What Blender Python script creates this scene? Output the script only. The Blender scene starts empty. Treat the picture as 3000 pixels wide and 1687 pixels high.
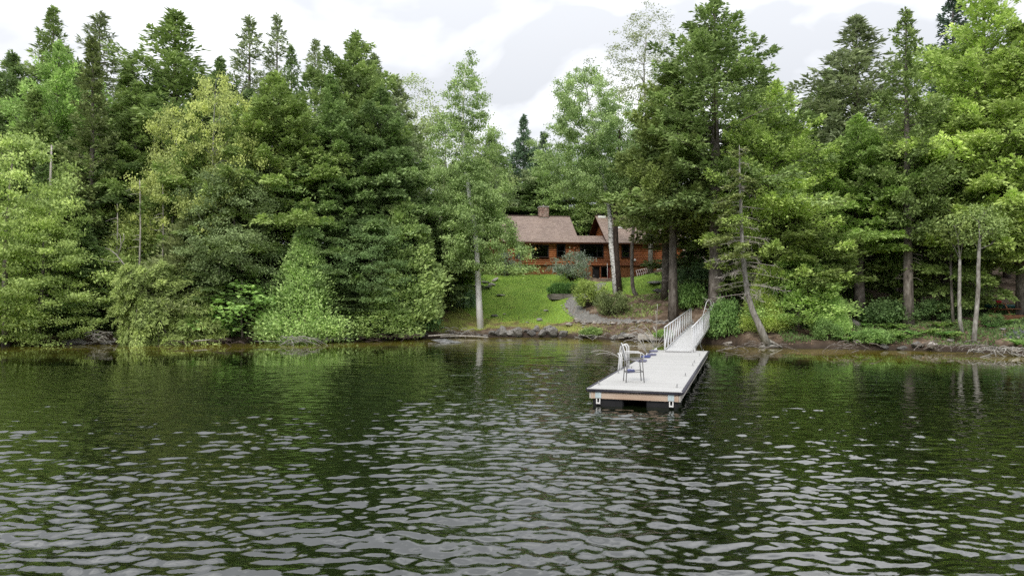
import bpy, math, random
import numpy as np
from mathutils import Vector, Matrix

# ------------------------------------------------------------------ scene, camera, sky, sun, exposure
SC = bpy.context.scene
COL = SC.collection
R_ = math.radians
FPX, CX, CY, HOR, CAMH = 2065.0, 1500.0, 843.5, 877.0, 3.0
PITCH = math.atan((HOR - CY) / FPX)

cam_d = bpy.data.cameras.new('camera')
cam_d.sensor_width = 36.0
cam_d.lens = FPX / 3000.0 * 36.0
cam_d.clip_start = 0.1
cam_d.clip_end = 3000.0
cam = bpy.data.objects.new('camera', cam_d)
COL.objects.link(cam)
cam.location = (0, 0, CAMH)
cam.rotation_euler = (math.pi / 2 + PITCH, 0, 0)
SC.camera = cam

SUN_EL, SUN_AZ = 42.0, 203.0          # degrees, azimuth measured clockwise from +Y (the view direction)
world = bpy.data.worlds.new('World')
SC.world = world
world.use_nodes = True
wn, wl = world.node_tree.nodes, world.node_tree.links
wn.clear()
w_out = wn.new('ShaderNodeOutputWorld')
w_sky = wn.new('ShaderNodeTexSky')
w_sky.sky_type = 'NISHITA'
w_sky.sun_disc = False
w_sky.sun_elevation = R_(SUN_EL)
w_sky.sun_rotation = R_(SUN_AZ)
w_bg1 = wn.new('ShaderNodeBackground')
w_bg1.inputs['Strength'].default_value = 0.12
wl.new(w_sky.outputs[0], w_bg1.inputs['Color'])
w_tc = wn.new('ShaderNodeTexCoord')
w_map = wn.new('ShaderNodeMapping')
w_map.inputs['Scale'].default_value = (1.5, 1.5, 3.0)
w_map.inputs['Location'].default_value = (0.35, 0.0, 0.2)
wl.new(w_tc.outputs['Generated'], w_map.inputs['Vector'])
w_n = wn.new('ShaderNodeTexNoise')
w_n.inputs['Scale'].default_value = 2.2
w_n.inputs['Detail'].default_value = 5.0
w_n.inputs['Roughness'].default_value = 0.5
w_n.inputs['Distortion'].default_value = 0.35
wl.new(w_map.outputs[0], w_n.inputs['Vector'])
w_r = wn.new('ShaderNodeValToRGB')     # thin to thick cloud
w_r.color_ramp.elements[0].position = 0.44
w_r.color_ramp.elements[0].color = (0.77, 0.79, 0.83, 1)
w_r.color_ramp.elements[1].position = 0.82
w_r.color_ramp.elements[1].color = (2.0, 2.0, 2.01, 1)
wl.new(w_n.outputs['Fac'], w_r.inputs['Fac'])
# the standard overcast sky: brightness (1 + 2 sin h) / 3 of the zenith's at elevation h
w_sep = wn.new('ShaderNodeSeparateXYZ')
wl.new(w_tc.outputs['Generated'], w_sep.inputs[0])
w_el = wn.new('ShaderNodeMath'); w_el.operation = 'MAXIMUM'; w_el.inputs[1].default_value = 0.0
wl.new(w_sep.outputs['Z'], w_el.inputs[0])
w_cie = wn.new('ShaderNodeMath'); w_cie.operation = 'MULTIPLY_ADD'
w_cie.inputs[1].default_value = 2.0 / 1.4
w_cie.inputs[2].default_value = 1.0 / 1.4
wl.new(w_el.outputs[0], w_cie.inputs[0])
w_bg2 = wn.new('ShaderNodeBackground')
wl.new(w_r.outputs['Color'], w_bg2.inputs['Color'])
wl.new(w_cie.outputs[0], w_bg2.inputs['Strength'])
w_mix = wn.new('ShaderNodeMixShader')
w_mix.inputs['Fac'].default_value = 0.93
wl.new(w_bg1.outputs[0], w_mix.inputs[1])
wl.new(w_bg2.outputs[0], w_mix.inputs[2])
wl.new(w_mix.outputs[0], w_out.inputs['Surface'])

sun_d = bpy.data.lights.new('sun', 'SUN')
sun_d.energy = 2.0
sun_d.angle = R_(11)
sun_d.color = (1.0, 0.95, 0.86)
sun = bpy.data.objects.new('sun', sun_d)
COL.objects.link(sun)
_se, _sa = R_(SUN_EL), R_(SUN_AZ)
sun_dir = Vector((math.sin(_sa) * math.cos(_se), math.cos(_sa) * math.cos(_se), math.sin(_se)))
sun.rotation_euler = sun_dir.to_track_quat('Z', 'Y').to_euler()
sun.location = (0, -20, 60)

SC.view_settings.view_transform = 'Standard'
SC.view_settings.look = 'None'
SC.view_settings.gamma = 1.0
SC.view_settings.use_curve_mapping = False
SC.view_settings.exposure = 0.0
cy_ = SC.cycles
cy_.max_bounces = 6
cy_.diffuse_bounces = 4
cy_.glossy_bounces = 3
cy_.transmission_bounces = 4
cy_.transparent_max_bounces = 6
cy_.caustics_reflective = False
cy_.caustics_refractive = False
cy_.use_denoising = False
cy_.sample_clamp_indirect = 4.0
try:
    cy_.denoiser = 'OPENIMAGEDENOISE'
    cy_.denoising_prefilter = 'ACCURATE'
except Exception:
    pass

# ------------------------------------------------------------------ projection and terrain functions
_cp, _sp = math.cos(PITCH), math.sin(PITCH)


def at(px, py, Y):
    """The point at depth Y seen at photograph pixel (px, py)."""
    dx, dz = (px - CX) / FPX, -(py - CY) / FPX
    d = Vector((dx, _cp - dz * _sp, _sp + dz * _cp))
    t = Y / d.y
    return Vector((d.x * t, Y, CAMH + d.z * t))


def at_z(px, py, z):
    dx, dz = (px - CX) / FPX, -(py - CY) / FPX
    d = Vector((dx, _cp - dz * _sp, _sp + dz * _cp))
    t = (z - CAMH) / d.z
    return Vector((d.x * t, d.y * t, z))


SHX = np.array([-160, -100, -60, -33.3, -29.8, -25.8, -19.9, -15.9, -12.4, -7.8, -2.7, 4.05, 7.6, 9.8, 13.0, 14.4, 15.5, 20.7, 24.2, 26.9, 27.6, 34, 60, 100, 160.])
SHY = np.array([20, 36, 43.5, 45.9, 47.3, 48.4, 48.4, 50.2, 51.2, 53.9, 56.3, 55.9, 52.6, 50.6, 48.2, 46.2, 43.6, 42.7, 41.6, 39.7, 38.4, 34, 24, 5, -25.])


def vnoise(x, y, seed=0):
    """Smooth value noise, vectorised."""
    x = np.asarray(x, float); y = np.asarray(y, float)
    xi, yi = np.floor(x), np.floor(y)
    fx, fy = x - xi, y - yi
    fx = fx * fx * (3 - 2 * fx); fy = fy * fy * (3 - 2 * fy)

    def h(a, b):
        v = np.sin(a * 127.1 + b * 311.7 + seed * 74.7) * 43758.5453
        return v - np.floor(v)
    return (h(xi, yi) * (1 - fx) + h(xi + 1, yi) * fx) * (1 - fy) + (h(xi, yi + 1) * (1 - fx) + h(xi + 1, yi + 1) * fx) * fy


def sstep(a, b, x):
    t = np.clip((np.asarray(x, float) - a) / (b - a), 0, 1)
    return t * t * (3 - 2 * t)


def shore(x):
    x = np.asarray(x, float)
    return np.interp(x, SHX, SHY) + (vnoise(x * 0.55, x * 0 + 3.3, 5) - 0.5) * 0.7 + (vnoise(x * 1.7, x * 0 + 9.1, 6) - 0.5) * 0.3


LS = [-60, -20, -4, 0, 0.35, 0.8, 1.6, 5, 9, 13, 17.5, 24, 60, 160, 400]
LZ = [-7, -3.5, -0.9, -0.08, 0.28, 0.46, 0.66, 2.0, 3.38, 4.5, 5.5, 6.1, 9, 16, 24]
FS = [-60, -20, -4, 0, 0.3, 0.8, 2, 6, 12, 20, 40, 80, 160, 400]
FZ = [-7, -3.5, -0.9, -0.08, 0.25, 0.42, 0.75, 1.5, 2.3, 3.4, 6.0, 10, 18, 26]


def ground(x, y):
    x = np.asarray(x, float); y = np.asarray(y, float)
    s = y - shore(x)
    zl = np.interp(s, LS, LZ)
    zf = np.interp(s, FS, FZ)
    zh = np.interp(x, [-12, 6, 7.6, 8.6, 10.4, 11.6, 13.3, 15, 18, 26], [5.55, 5.5, 5.05, 4.78, 4.75, 4.95, 5.4, 5.75, 6.2, 6.6])
    k = sstep(14.0, 18.5, s) * (1 - sstep(26, 40, s))
    zl = zl * (1 - k) + zh * k
    w = sstep(-15, -9, x) * (1 - sstep(15.5, 21, x))
    z = zl * w + zf * (1 - w)
    n = (vnoise(x * 0.8, y * 0.8, 1) - 0.5) * 0.22 + (vnoise(x * 2.3, y * 2.3, 2) - 0.5) * 0.09
    n = n * (0.35 + 0.9 * (1 - w)) * sstep(-0.2, 1.5, s)
    return z + n


def gz(x, y):
    return float(ground(x, y))


def on_ground(px, py, y0=36.0, y1=110.0):
    """The point of the ground seen at photograph pixel (px, py)."""
    ys = np.linspace(y0, y1, 1500)
    dx, dz = (px - CX) / FPX, -(py - CY) / FPX
    d = np.array((dx, _cp - dz * _sp, _sp + dz * _cp))
    xs = d[0] / d[1] * ys
    zs = CAMH + d[2] / d[1] * ys
    below = np.where((zs <= ground(xs, ys)) & (ys > shore(xs) - 2))[0]
    i = below[0] if len(below) else len(ys) - 1
    return Vector((xs[i], ys[i], gz(xs[i], ys[i])))


# ------------------------------------------------------------------ mesh helpers
def mesh_np(name, verts, faces, smooth=False, attr=None):
    """Fast mesh from arrays. faces: (M,3) or (M,4) int array, or a list of such arrays."""
    me = bpy.data.meshes.new(name)
    verts = np.asarray(verts, np.float32)
    fl = faces if isinstance(faces, list) else [faces]
    fl = [np.asarray(f, np.int32) for f in fl if len(f)]
    me.vertices.add(len(verts))
    me.vertices.foreach_set('co', verts.ravel())
    idx = np.concatenate([f.ravel() for f in fl])
    tot = np.concatenate([np.full(len(f), f.shape[1], np.int32) for f in fl])
    st = np.concatenate([[0], np.cumsum(tot)[:-1]]).astype(np.int32)
    me.loops.add(len(idx))
    me.loops.foreach_set('vertex_index', idx)
    me.polygons.add(len(tot))
    me.polygons.foreach_set('loop_start', st)
    me.polygons.foreach_set('loop_total', tot)
    if smooth:
        me.polygons.foreach_set('use_smooth', np.ones(len(tot), bool))
    if attr:
        for k, (dom, val) in attr.items():
            a = me.attributes.new(k, 'FLOAT', dom)
            a.data.foreach_set('value', np.asarray(val, np.float32))
    me.update(calc_edges=True)
    return me


def link(name, me, mat=None, parent=None, **props):
    o = bpy.data.objects.new(name, me)
    COL.objects.link(o)
    if mat is not None and me is not None and len(me.materials) == 0:
        me.materials.append(mat)
    if parent is not None:
        o.parent = parent
    for k, v in props.items():
        o[k] = v
    return o


def thing(name, label, cat, loc=(0, 0, 0), rz=0.0, group=None):
    o = bpy.data.objects.new(name, None)
    o.empty_display_size = 0.3
    COL.objects.link(o)
    o.location = loc
    o.rotation_euler = (0, 0, rz)
    o['label'] = label
    o['category'] = cat
    if group:
        o['group'] = group
    return o


def tag(o, label, cat, group=None):
    o['label'] = label
    o['category'] = cat
    if group:
        o['group'] = group
    return o


class MB:
    def __init__(s):
        s.v, s.f = [], []

    def box(s, c, size, rot=None, taper=1.0):
        hx, hy, hz = size[0] / 2, size[1] / 2, size[2] / 2
        b = len(s.v)
        c = Vector(c)
        for sx, sy, sz in ((-1, -1, -1), (1, -1, -1), (1, 1, -1), (-1, 1, -1), (-1, -1, 1), (1, -1, 1), (1, 1, 1), (-1, 1, 1)):
            k = taper if sz > 0 else 1.0
            p = Vector((sx * hx * k, sy * hy * k, sz * hz))
            if rot is not None:
                p = rot @ p
            s.v.append(tuple(p + c))
        for q in ((0, 3, 2, 1), (4, 5, 6, 7), (0, 1, 5, 4), (1, 2, 6, 5), (2, 3, 7, 6), (3, 0, 4, 7)):
            s.f.append(tuple(b + i for i in q))
        return s

    def beam(s, a, b, w, h, up=(0, 0, 1)):
        """A box from a to b, w wide and h high."""
        a, b = Vector(a), Vector(b)
        d = b - a
        x = d.normalized()
        y = Vector(up).cross(x)
        if y.length < 1e-4:
            y = Vector((0, 1, 0)).cross(x)
        y.normalize()
        z = x.cross(y)
        return s.box((a + b) / 2, (d.length, w, h), Matrix((x, y, z)).transposed())

    def tube(s, pts, rad, n=6, cap=True):
        pts = [Vector(p) for p in pts]
        if not hasattr(rad, '__len__'):
            rad = [rad] * len(pts)
        b = len(s.v)
        ref = None
        for i, p in enumerate(pts):
            t = (pts[min(i + 1, len(pts) - 1)] - pts[max(i - 1, 0)])
            if t.length < 1e-6:
                t = Vector((0, 0, 1))
            t.normalize()
            if ref is None:
                ref = t.orthogonal().normalized()
            else:
                ref = ref - t * ref.dot(t)
                if ref.length < 1e-4:
                    ref = t.orthogonal()
                ref.normalize()
            o = t.cross(ref)
            for k in range(n):
                a = 2 * math.pi * k / n
                s.v.append(tuple(p + (ref * math.cos(a) + o * math.sin(a)) * rad[i]))
        for i in range(len(pts) - 1):
            for k in range(n):
                k2 = (k + 1) % n
                s.f.append((b + i * n + k, b + i * n + k2, b + (i + 1) * n + k2, b + (i + 1) * n + k))
        if cap:
            s.f.append(tuple(b + k for k in reversed(range(n))))
            e = b + (len(pts) - 1) * n
            s.f.append(tuple(e + k for k in range(n)))
        return s

    def prism(s, poly, z0, z1):
        """A vertical prism over a counter-clockwise list of (x, y)."""
        b, n = len(s.v), len(poly)
        s.v += [(x, y, z0) for x, y in poly] + [(x, y, z1) for x, y in poly]
        s.f.append(tuple(b + i for i in reversed(range(n))))
        s.f.append(tuple(b + n + i for i in range(n)))
        for i in range(n):
            j = (i + 1) % n
            s.f.append((b + i, b + j, b + n + j, b + n + i))
        return s

    def poly(s, pts):
        b = len(s.v)
        s.v += [tuple(p) for p in pts]
        s.f.append(tuple(range(b, b + len(pts))))
        return s

    def mesh(s, name, smooth=False):
        me = bpy.data.meshes.new(name)
        me.from_pydata(s.v, [], s.f)
        if smooth:
            me.polygons.foreach_set('use_smooth', np.ones(len(me.polygons), bool))
        me.update()
        return me

    def build(s, name, mat, parent=None, smooth=False, bevel=0.0, **props):
        o = link(name, s.mesh(name, smooth), mat, parent, **props)
        if bevel:
            m = o.modifiers.new('bevel', 'BEVEL')
            m.width = bevel
            m.segments = 1
            m.limit_method = 'ANGLE'
        return o


def copy_tree(o, parent=None):
    c = o.copy()
    COL.objects.link(c)
    if parent is not None:
        c.parent = parent
    for ch in [q for q in bpy.data.objects if q.parent == o]:
        copy_tree(ch, c)
    return c


# ------------------------------------------------------------------ materials
def mat_new(name):
    m = bpy.data.materials.new(name)
    m.use_nodes = True
    nt = m.node_tree
    p = nt.nodes['Principled BSDF']
    return m, nt, nt.nodes, nt.links, p


def ramp(nt, fac, stops):
    r = nt.nodes.new('ShaderNodeValToRGB')
    e = r.color_ramp.elements
    e[0].position, e[0].color = stops[0][0], (*stops[0][1], 1)
    e[1].position, e[1].color = stops[-1][0], (*stops[-1][1], 1)
    for pos, c in stops[1:-1]:
        q = e.new(pos)
        q.color = (*c, 1)
    nt.links.new(fac, r.inputs['Fac'])
    return r.outputs['Color']


def noise(nt, scale, detail=4, rough=0.55, vec=None, stretch=None, coord='Object', dist=0.0):
    n = nt.nodes.new('ShaderNodeTexNoise')
    n.inputs['Scale'].default_value = scale
    n.inputs['Detail'].default_value = detail
    n.inputs['Roughness'].default_value = rough
    n.inputs['Distortion'].default_value = dist
    if vec is None:
        tc = nt.nodes.new('ShaderNodeTexCoord')
        vec = tc.outputs[coord]
    if stretch:
        mp = nt.nodes.new('ShaderNodeMapping')
        mp.inputs['Scale'].default_value = stretch
        nt.links.new(vec, mp.inputs['Vector'])
        vec = mp.outputs[0]
    nt.links.new(vec, n.inputs['Vector'])
    return n.outputs['Fac']


def bump(nt, p, height, strength=0.4, dist=0.03):
    b = nt.nodes.new('ShaderNodeBump')
    b.inputs['Strength'].default_value = strength
    b.inputs['Distance'].default_value = dist
    nt.links.new(height, b.inputs['Height'])
    nt.links.new(b.outputs[0], p.inputs['Normal'])


def simple(name, stops, scale=6, detail=4, rough=0.8, stretch=None, bstr=0.0, bdist=0.02, spec=0.3, metal=0.0, coord='Object', rnd=0.0):
    """A material of one noise-driven colour ramp; rnd: how far the brightness varies from object to object."""
    m, nt, n, l, p = mat_new(name)
    f = noise(nt, scale, detail, stretch=stretch, coord=coord)
    c = ramp(nt, f, stops)
    if rnd:
        oi = n.new('ShaderNodeObjectInfo')
        mr = n.new('ShaderNodeMapRange')
        mr.inputs['To Min'].default_value = 1 - rnd
        mr.inputs['To Max'].default_value = 1 + rnd
        l.new(oi.outputs['Random'], mr.inputs['Value'])
        mx = n.new('ShaderNodeMix')
        mx.data_type = 'RGBA'; mx.blend_type = 'MULTIPLY'
        mx.inputs['Factor'].default_value = 1.0
        l.new(c, mx.inputs[6])
        cb = n.new('ShaderNodeCombineColor')
        for i in range(3):
            l.new(mr.outputs[0], cb.inputs[i])
        l.new(cb.outputs[0], mx.inputs[7])
        c = mx.outputs[2]
    l.new(c, p.inputs['Base Color'])
    p.inputs['Roughness'].default_value = rough
    p.inputs['Specular IOR Level'].default_value = spec
    p.inputs['Metallic'].default_value = metal
    if bstr:
        bump(nt, p, f, bstr, bdist)
    return m


def foliage_mat(name, rough=0.55, trans=0.28, spec=0.22):
    """Leaves and needles: the object's colour, varied from spray to spray by the mesh attribute tint."""
    m, nt, n, l, p = mat_new(name)
    oi = n.new('ShaderNodeObjectInfo')
    a = n.new('ShaderNodeAttribute'); a.attribute_name = 'tint'
    hsv = n.new('ShaderNodeHueSaturation')
    hsv.inputs['Saturation'].default_value = 0.88
    l.new(oi.outputs['Color'], hsv.inputs['Color'])
    mv = n.new('ShaderNodeMapRange'); mv.inputs['To Min'].default_value = 0.7; mv.inputs['To Max'].default_value = 1.95
    l.new(a.outputs['Fac'], mv.inputs['Value'])
    l.new(mv.outputs[0], hsv.inputs['Value'])
    mh = n.new('ShaderNodeMapRange'); mh.inputs['To Min'].default_value = 0.512; mh.inputs['To Max'].default_value = 0.49
    l.new(a.outputs['Fac'], mh.inputs['Value'])
    l.new(mh.outputs[0], hsv.inputs['Hue'])
    l.new(hsv.outputs[0], p.inputs['Base Color'])
    p.inputs['Roughness'].default_value = rough
    p.inputs['Specular IOR Level'].default_value = spec
    tr = n.new('ShaderNodeBsdfTranslucent')
    h2 = n.new('ShaderNodeHueSaturation')
    h2.inputs['Hue'].default_value = 0.495
    h2.inputs['Value'].default_value = 1.15
    l.new(hsv.outputs[0], h2.inputs['Color'])
    l.new(h2.outputs[0], tr.inputs['Color'])
    mx = n.new('ShaderNodeMixShader')
    mx.inputs['Fac'].default_value = trans
    l.new(p.outputs[0], mx.inputs[1])
    l.new(tr.outputs[0], mx.inputs[2])
    l.new(mx.outputs[0], n['Material Output'].inputs['Surface'])
    return m


M = {}
M['leaf'] = foliage_mat('leaves')
M['needle'] = foliage_mat('needles', rough=0.6, trans=0.2, spec=0.12)
M['silver'] = foliage_mat('silvery_leaves', rough=0.45, trans=0.25, spec=0.4)
M['bark'] = simple('bark', [(0.3, (0.07, 0.058, 0.05)), (0.55, (0.19, 0.165, 0.145)), (0.75, (0.33, 0.305, 0.28))], scale=9, stretch=(1, 1, 0.22), bstr=0.8, bdist=0.05, rough=0.95)
M['bark_pale'] = simple('pale_bark', [(0.3, (0.13, 0.115, 0.1)), (0.55, (0.3, 0.285, 0.26)), (0.75, (0.46, 0.45, 0.42))], scale=7, stretch=(1, 1, 0.4), bstr=0.5, bdist=0.03, rough=0.9)
M['bark_dark'] = simple('dark_bark', [(0.3, (0.02, 0.015, 0.013)), (0.6, (0.07, 0.05, 0.042)), (0.8, (0.14, 0.11, 0.09))], scale=10, stretch=(1, 1, 0.25), bstr=0.9, bdist=0.05, rough=0.95)
M['dead'] = simple('weathered_wood', [(0.3, (0.2, 0.175, 0.15)), (0.55, (0.42, 0.385, 0.35)), (0.8, (0.58, 0.55, 0.51))], scale=8, stretch=(1, 1, 0.5), bstr=0.4, rough=0.9)


def birch_mat(name='birch_bark', dark=0.29):
    m, nt, n, l, p = mat_new(name)
    f = noise(nt, 7.0, 3, 0.6, stretch=(0.55, 0.55, 2.6))
    c1 = ramp(nt, f, [(0.0, (0.05, 0.04, 0.035)), (dark, (0.1, 0.085, 0.08)), (dark + 0.045, (0.78, 0.77, 0.77)), (1.0, (0.9, 0.9, 0.9))])
    g = noise(nt, 1.1, 4)
    c2 = ramp(nt, g, [(0.3, (0.93, 0.92, 0.91)), (0.55, (1, 1, 1))])
    mx = n.new('ShaderNodeMix'); mx.data_type = 'RGBA'; mx.blend_type = 'MULTIPLY'
    mx.inputs['Factor'].default_value = 1
    l.new(c1, mx.inputs[6]); l.new(c2, mx.inputs[7])
    l.new(mx.outputs[2], p.inputs['Base Color'])
    p.inputs['Roughness'].default_value = 0.75
    bump(nt, p, f, 0.25, 0.02)
    return m


M['birch'] = birch_mat()
M['birch_old'] = birch_mat('old_birch_bark', 0.43)
M['rock'] = simple('grey_rock', [(0.25, (0.07, 0.065, 0.06)), (0.5, (0.2, 0.19, 0.18)), (0.75, (0.36, 0.345, 0.33))], scale=4.5, detail=8, bstr=0.7, bdist=0.06, rough=0.9, rnd=0.3)
M['rock_pale'] = simple('pale_stone', [(0.25, (0.2, 0.17, 0.15)), (0.5, (0.36, 0.33, 0.3)), (0.75, (0.5, 0.475, 0.45))], scale=5, detail=7, bstr=0.6, bdist=0.05, rough=0.9, rnd=0.25)
M['wet_rock'] = simple('wet_rock', [(0.25, (0.05, 0.05, 0.048)), (0.5, (0.16, 0.16, 0.16)), (0.75, (0.32, 0.32, 0.32))], scale=3.5, detail=8, bstr=0.5, bdist=0.05, rough=0.45, spec=0.5, rnd=0.2)


# ------------------------------------------------------------------ tree generators
def norm(a):
    return a / np.maximum(np.linalg.norm(a, axis=-1, keepdims=True), 1e-6)


def sprays(name, P, D, Nn, L, W, tint):
    """One kite-shaped spray of needles or leaf per row: base P, direction D, normal about Nn, length L, width W."""
    D = norm(D)
    S = norm(np.cross(D, Nn))
    L = L[:, None]; W = W[:, None]
    up = norm(np.cross(S, D))
    mid = P + D * L * 0.45 + up * L * 0.06
    V = np.stack([P, mid + S * W * 0.5, P + D * L, mid - S * W * 0.5], 1).reshape(-1, 3)
    F = np.arange(len(P) * 4).reshape(-1, 4)
    return mesh_np(name, V, F, attr={'tint': ('FACE', tint)})


def conifer(seed, h, R, cs, nb=230, dens=20, fl=0.34, fw=0.13, e_low=-8, e_top=42, droop=0.16, shape=0.85, tr=0.24,
            radial=False, gap=0.1, lump=0.22, tipup=0.0, dead=10, top_thin=0.0, lean=(0, 0), twig=0.42, bare=0.0, tuft_step=0.36, tuft_n=35):
    """Meshes (trunk, limbs, crown) of a conifer: limbs in tiers along the trunk, each carrying flat sprays on side twigs and upright tufts."""
    rs = np.random.RandomState(seed)
    stem, wood = MB(), MB()

    def tp(z):
        q = z / h
        return np.array([lean[0] * q * q, lean[1] * q * q, z])
    zz = np.linspace(-0.4, h, 9)
    stem.tube([tp(z) for z in zz], [max(0.015, tr * (1 - max(z, 0) / h) ** 0.8 * (1.18 if z < 0.3 else 1.0)) for z in zz], 8)
    P, D, Nn, L, W, T = [], [], [], [], [], []
    Z = np.array([0, 0, 1.0])
    ph = rs.uniform(0, 6.28, 4)
    for i in range(nb):
        tau = ((i + rs.uniform(0, 1)) / nb) ** 0.92
        if rs.rand() < gap:
            continue
        if top_thin and rs.rand() < top_thin * tau:
            continue
        z = cs + (h * 0.985 - cs) * tau
        phi = i * 2.39996 + rs.normal(0, 0.5)
        prof = (1 - tau) * (1 + 3.2 * (0.9 - shape) * tau) * min(1.0, 0.6 + tau * 5.0)
        lum = 1 + lump * (math.sin(2 * phi + ph[0] + z * 0.35) * 0.6 + math.sin(3 * phi + ph[1] - z * 0.6) * 0.4 + math.sin(z * 1.3 + ph[2]) * 0.5)
        bl = max(0.18, R * prof * lum * rs.uniform(0.6, 1.12))
        e = R_(e_low + (e_top - e_low) * tau + rs.normal(0, 7))
        dh = np.array([math.cos(phi), math.sin(phi), 0])
        b0 = tp(z)
        k = droop * rs.uniform(0.6, 1.4) * (1 - 0.5 * tau)

        def cur(t):
            t = np.asarray(t)[..., None]
            return b0 + bl * (dh * math.cos(e) * t + Z * (math.sin(e) * t - k * t * t + tipup * t ** 4))
        ts = np.linspace(0, 1, 4)
        wr = 0.012 + 0.016 * bl / 2.0
        wood.tube(cur(ts), [wr, wr * 0.8, wr * 0.5, 0.006], 3, cap=False)
        if rs.rand() < bare * (1 - tau):
            for j in range(5):
                t0 = rs.uniform(0.3, 1)
                q = cur(np.array([t0]))[0]
                wood.tube([q, q + bl * 0.25 * norm(rs.normal(0, 1, 3) + dh * 0.8)], [0.01, 0.005], 3, cap=False)
            continue
        n = int(dens * bl * (0.45 + 0.42 * bl)) + 10
        nt = max(4, int(bl / 0.22))
        tj = rs.randint(1, nt + 1, n)
        side = np.where(rs.rand(n) < 0.5, -1.0, 1.0)
        twl = rs.uniform(0.55, 1.15, (nt + 1, 2))
        t = 0.12 + 0.88 * tj / nt + rs.normal(0, 0.012, n)
        t = np.clip(t, 0.05, 1.0)
        c = cur(t)
        tang = norm(cur(np.clip(t + 0.04, 0, 1.1)) - c)
        S = norm(np.cross(tang, Z))
        lt = (twig * bl * (1.02 - t) ** 0.7 * np.minimum(1, 0.35 + 2.2 * t) + 0.12) * twl[tj, (side > 0).astype(int)]
        if radial:
            an = rs.uniform(0, 6.28, n)
            S2 = S * np.cos(an)[:, None] + np.cross(S, tang) * np.sin(an)[:, None] * 0.55
            lt *= np.where(np.sin(an) * 1.0 > 0, 0.75, 0.9)
        else:
            S2 = S * side[:, None]
        dtw = norm(tang * 0.72 + S2 * 0.75 - Z * 0.12)
        u = rs.uniform(0, 1, n) ** 0.8
        pos = c + dtw * (u * lt)[:, None] - Z * (0.25 * (u * lt) ** 2)[:, None] + rs.normal(0, 0.03, (n, 3))
        d = norm(dtw + tang * 0.25 + rs.normal(0, 0.42, (n, 3)) - Z * 0.15 * u[:, None])
        P.append(pos); D.append(d)
        Nn.append(Z + rs.normal(0, 0.55, (n, 3)))
        L.append(fl * rs.uniform(0.65, 1.3, n)); W.append(fw * rs.uniform(0.7, 1.3, n))
        tb = rs.uniform(0.2, 0.7)
        T.append(np.clip(tb + rs.normal(0, 0.15, n) + 0.1 * (twl[tj, 0] - 0.85), 0, 1))
        # tufts: small upright masses of sprays riding on the limb
        nl = max(1, int(bl / tuft_step * rs.uniform(0.7, 1.2)))
        for j in range(nl):
            t0 = rs.uniform(0.3, 1.03)
            c0 = cur(np.array([t0]))[0]
            tg = norm(cur(np.array([min(t0 + 0.05, 1.1)]))[0] - cur(np.array([t0 - 0.02]))[0])
            S0 = norm(np.cross(tg, Z))
            c0 = c0 + S0 * rs.uniform(-1, 1) * twig * 0.9 * bl * max(0.05, 1.03 - t0) ** 0.7
            sg = (0.11 + 0.075 * min(bl, 2.8)) * rs.uniform(0.75, 1.3)
            m = int(tuft_n * rs.uniform(0.7, 1.2) * (sg / 0.3) ** 1.5) + 6
            gz_ = rs.uniform(-0.55, 1.1, m)
            ga_ = rs.uniform(0, 6.28, m)
            gr_ = np.clip(1.05 - (gz_ + 0.55) / 1.7, 0.05, 1) * rs.uniform(0.05, 1, m) ** 0.5
            g = np.stack([np.cos(ga_) * gr_, np.sin(ga_) * gr_, gz_ * 0.8], 1)
            g = g + tg * (gz_ * 0.35)[:, None]
            P.append(c0 + g * sg * 1.15 + rs.normal(0, 0.04, (m, 3)))
            D.append(norm(tg * 0.35 + norm(g * [1, 1, 0.3]) * 0.8 + rs.normal(0, 0.3, (m, 3)) + Z * (gz_ * 0.55 - 0.12)[:, None]))
            Nn.append(Z * 0.8 + rs.normal(0, 0.7, (m, 3)))
            L.append(fl * 0.85 * rs.uniform(0.65, 1.25, m)); W.append(fw * rs.uniform(0.7, 1.25, m))
            T.append(np.clip(tb + rs.uniform(-0.2, 0.25) + rs.normal(0, 0.14, m), 0, 1))
    # leader
    n = 40
    zt = h - rs.uniform(0, 1.2, n)
    an = rs.uniform(0, 6.28, n)
    P.append(np.array([tp(q) for q in zt])); D.append(np.stack([np.cos(an), np.sin(an), np.full(n, 0.9)], 1))
    Nn.append(rs.normal(0, 1, (n, 3)) + Z); L.append(np.full(n, fl * 0.8)); W.append(np.full(n, fw * 0.8)); T.append(rs.uniform(0.3, 0.8, n))
    # bare dead limbs under the crown
    for i in range(dead):
        z = rs.uniform(max(0.15 * h, cs * 0.35), max(cs * 1.1, 0.25 * h))
        a = rs.uniform(0, 6.28)
        b0 = tp(z)
        ln = rs.uniform(0.5, 1.6)
        p1 = b0 + np.array([math.cos(a), math.sin(a), rs.uniform(-0.2, 0.25)]) * ln
        wood.tube([b0, (b0 + p1) / 2 + rs.normal(0, 0.06, 3), p1 + np.array([0, 0, -0.15 * ln])], [0.022, 0.016, 0.006], 3, cap=False)
    C = lambda a: np.concatenate(a)
    return stem.mesh('trunk', True), wood.mesh('limbs'), sprays('crown', C(P), C(D), C(Nn), C(L), C(W), C(T))


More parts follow.
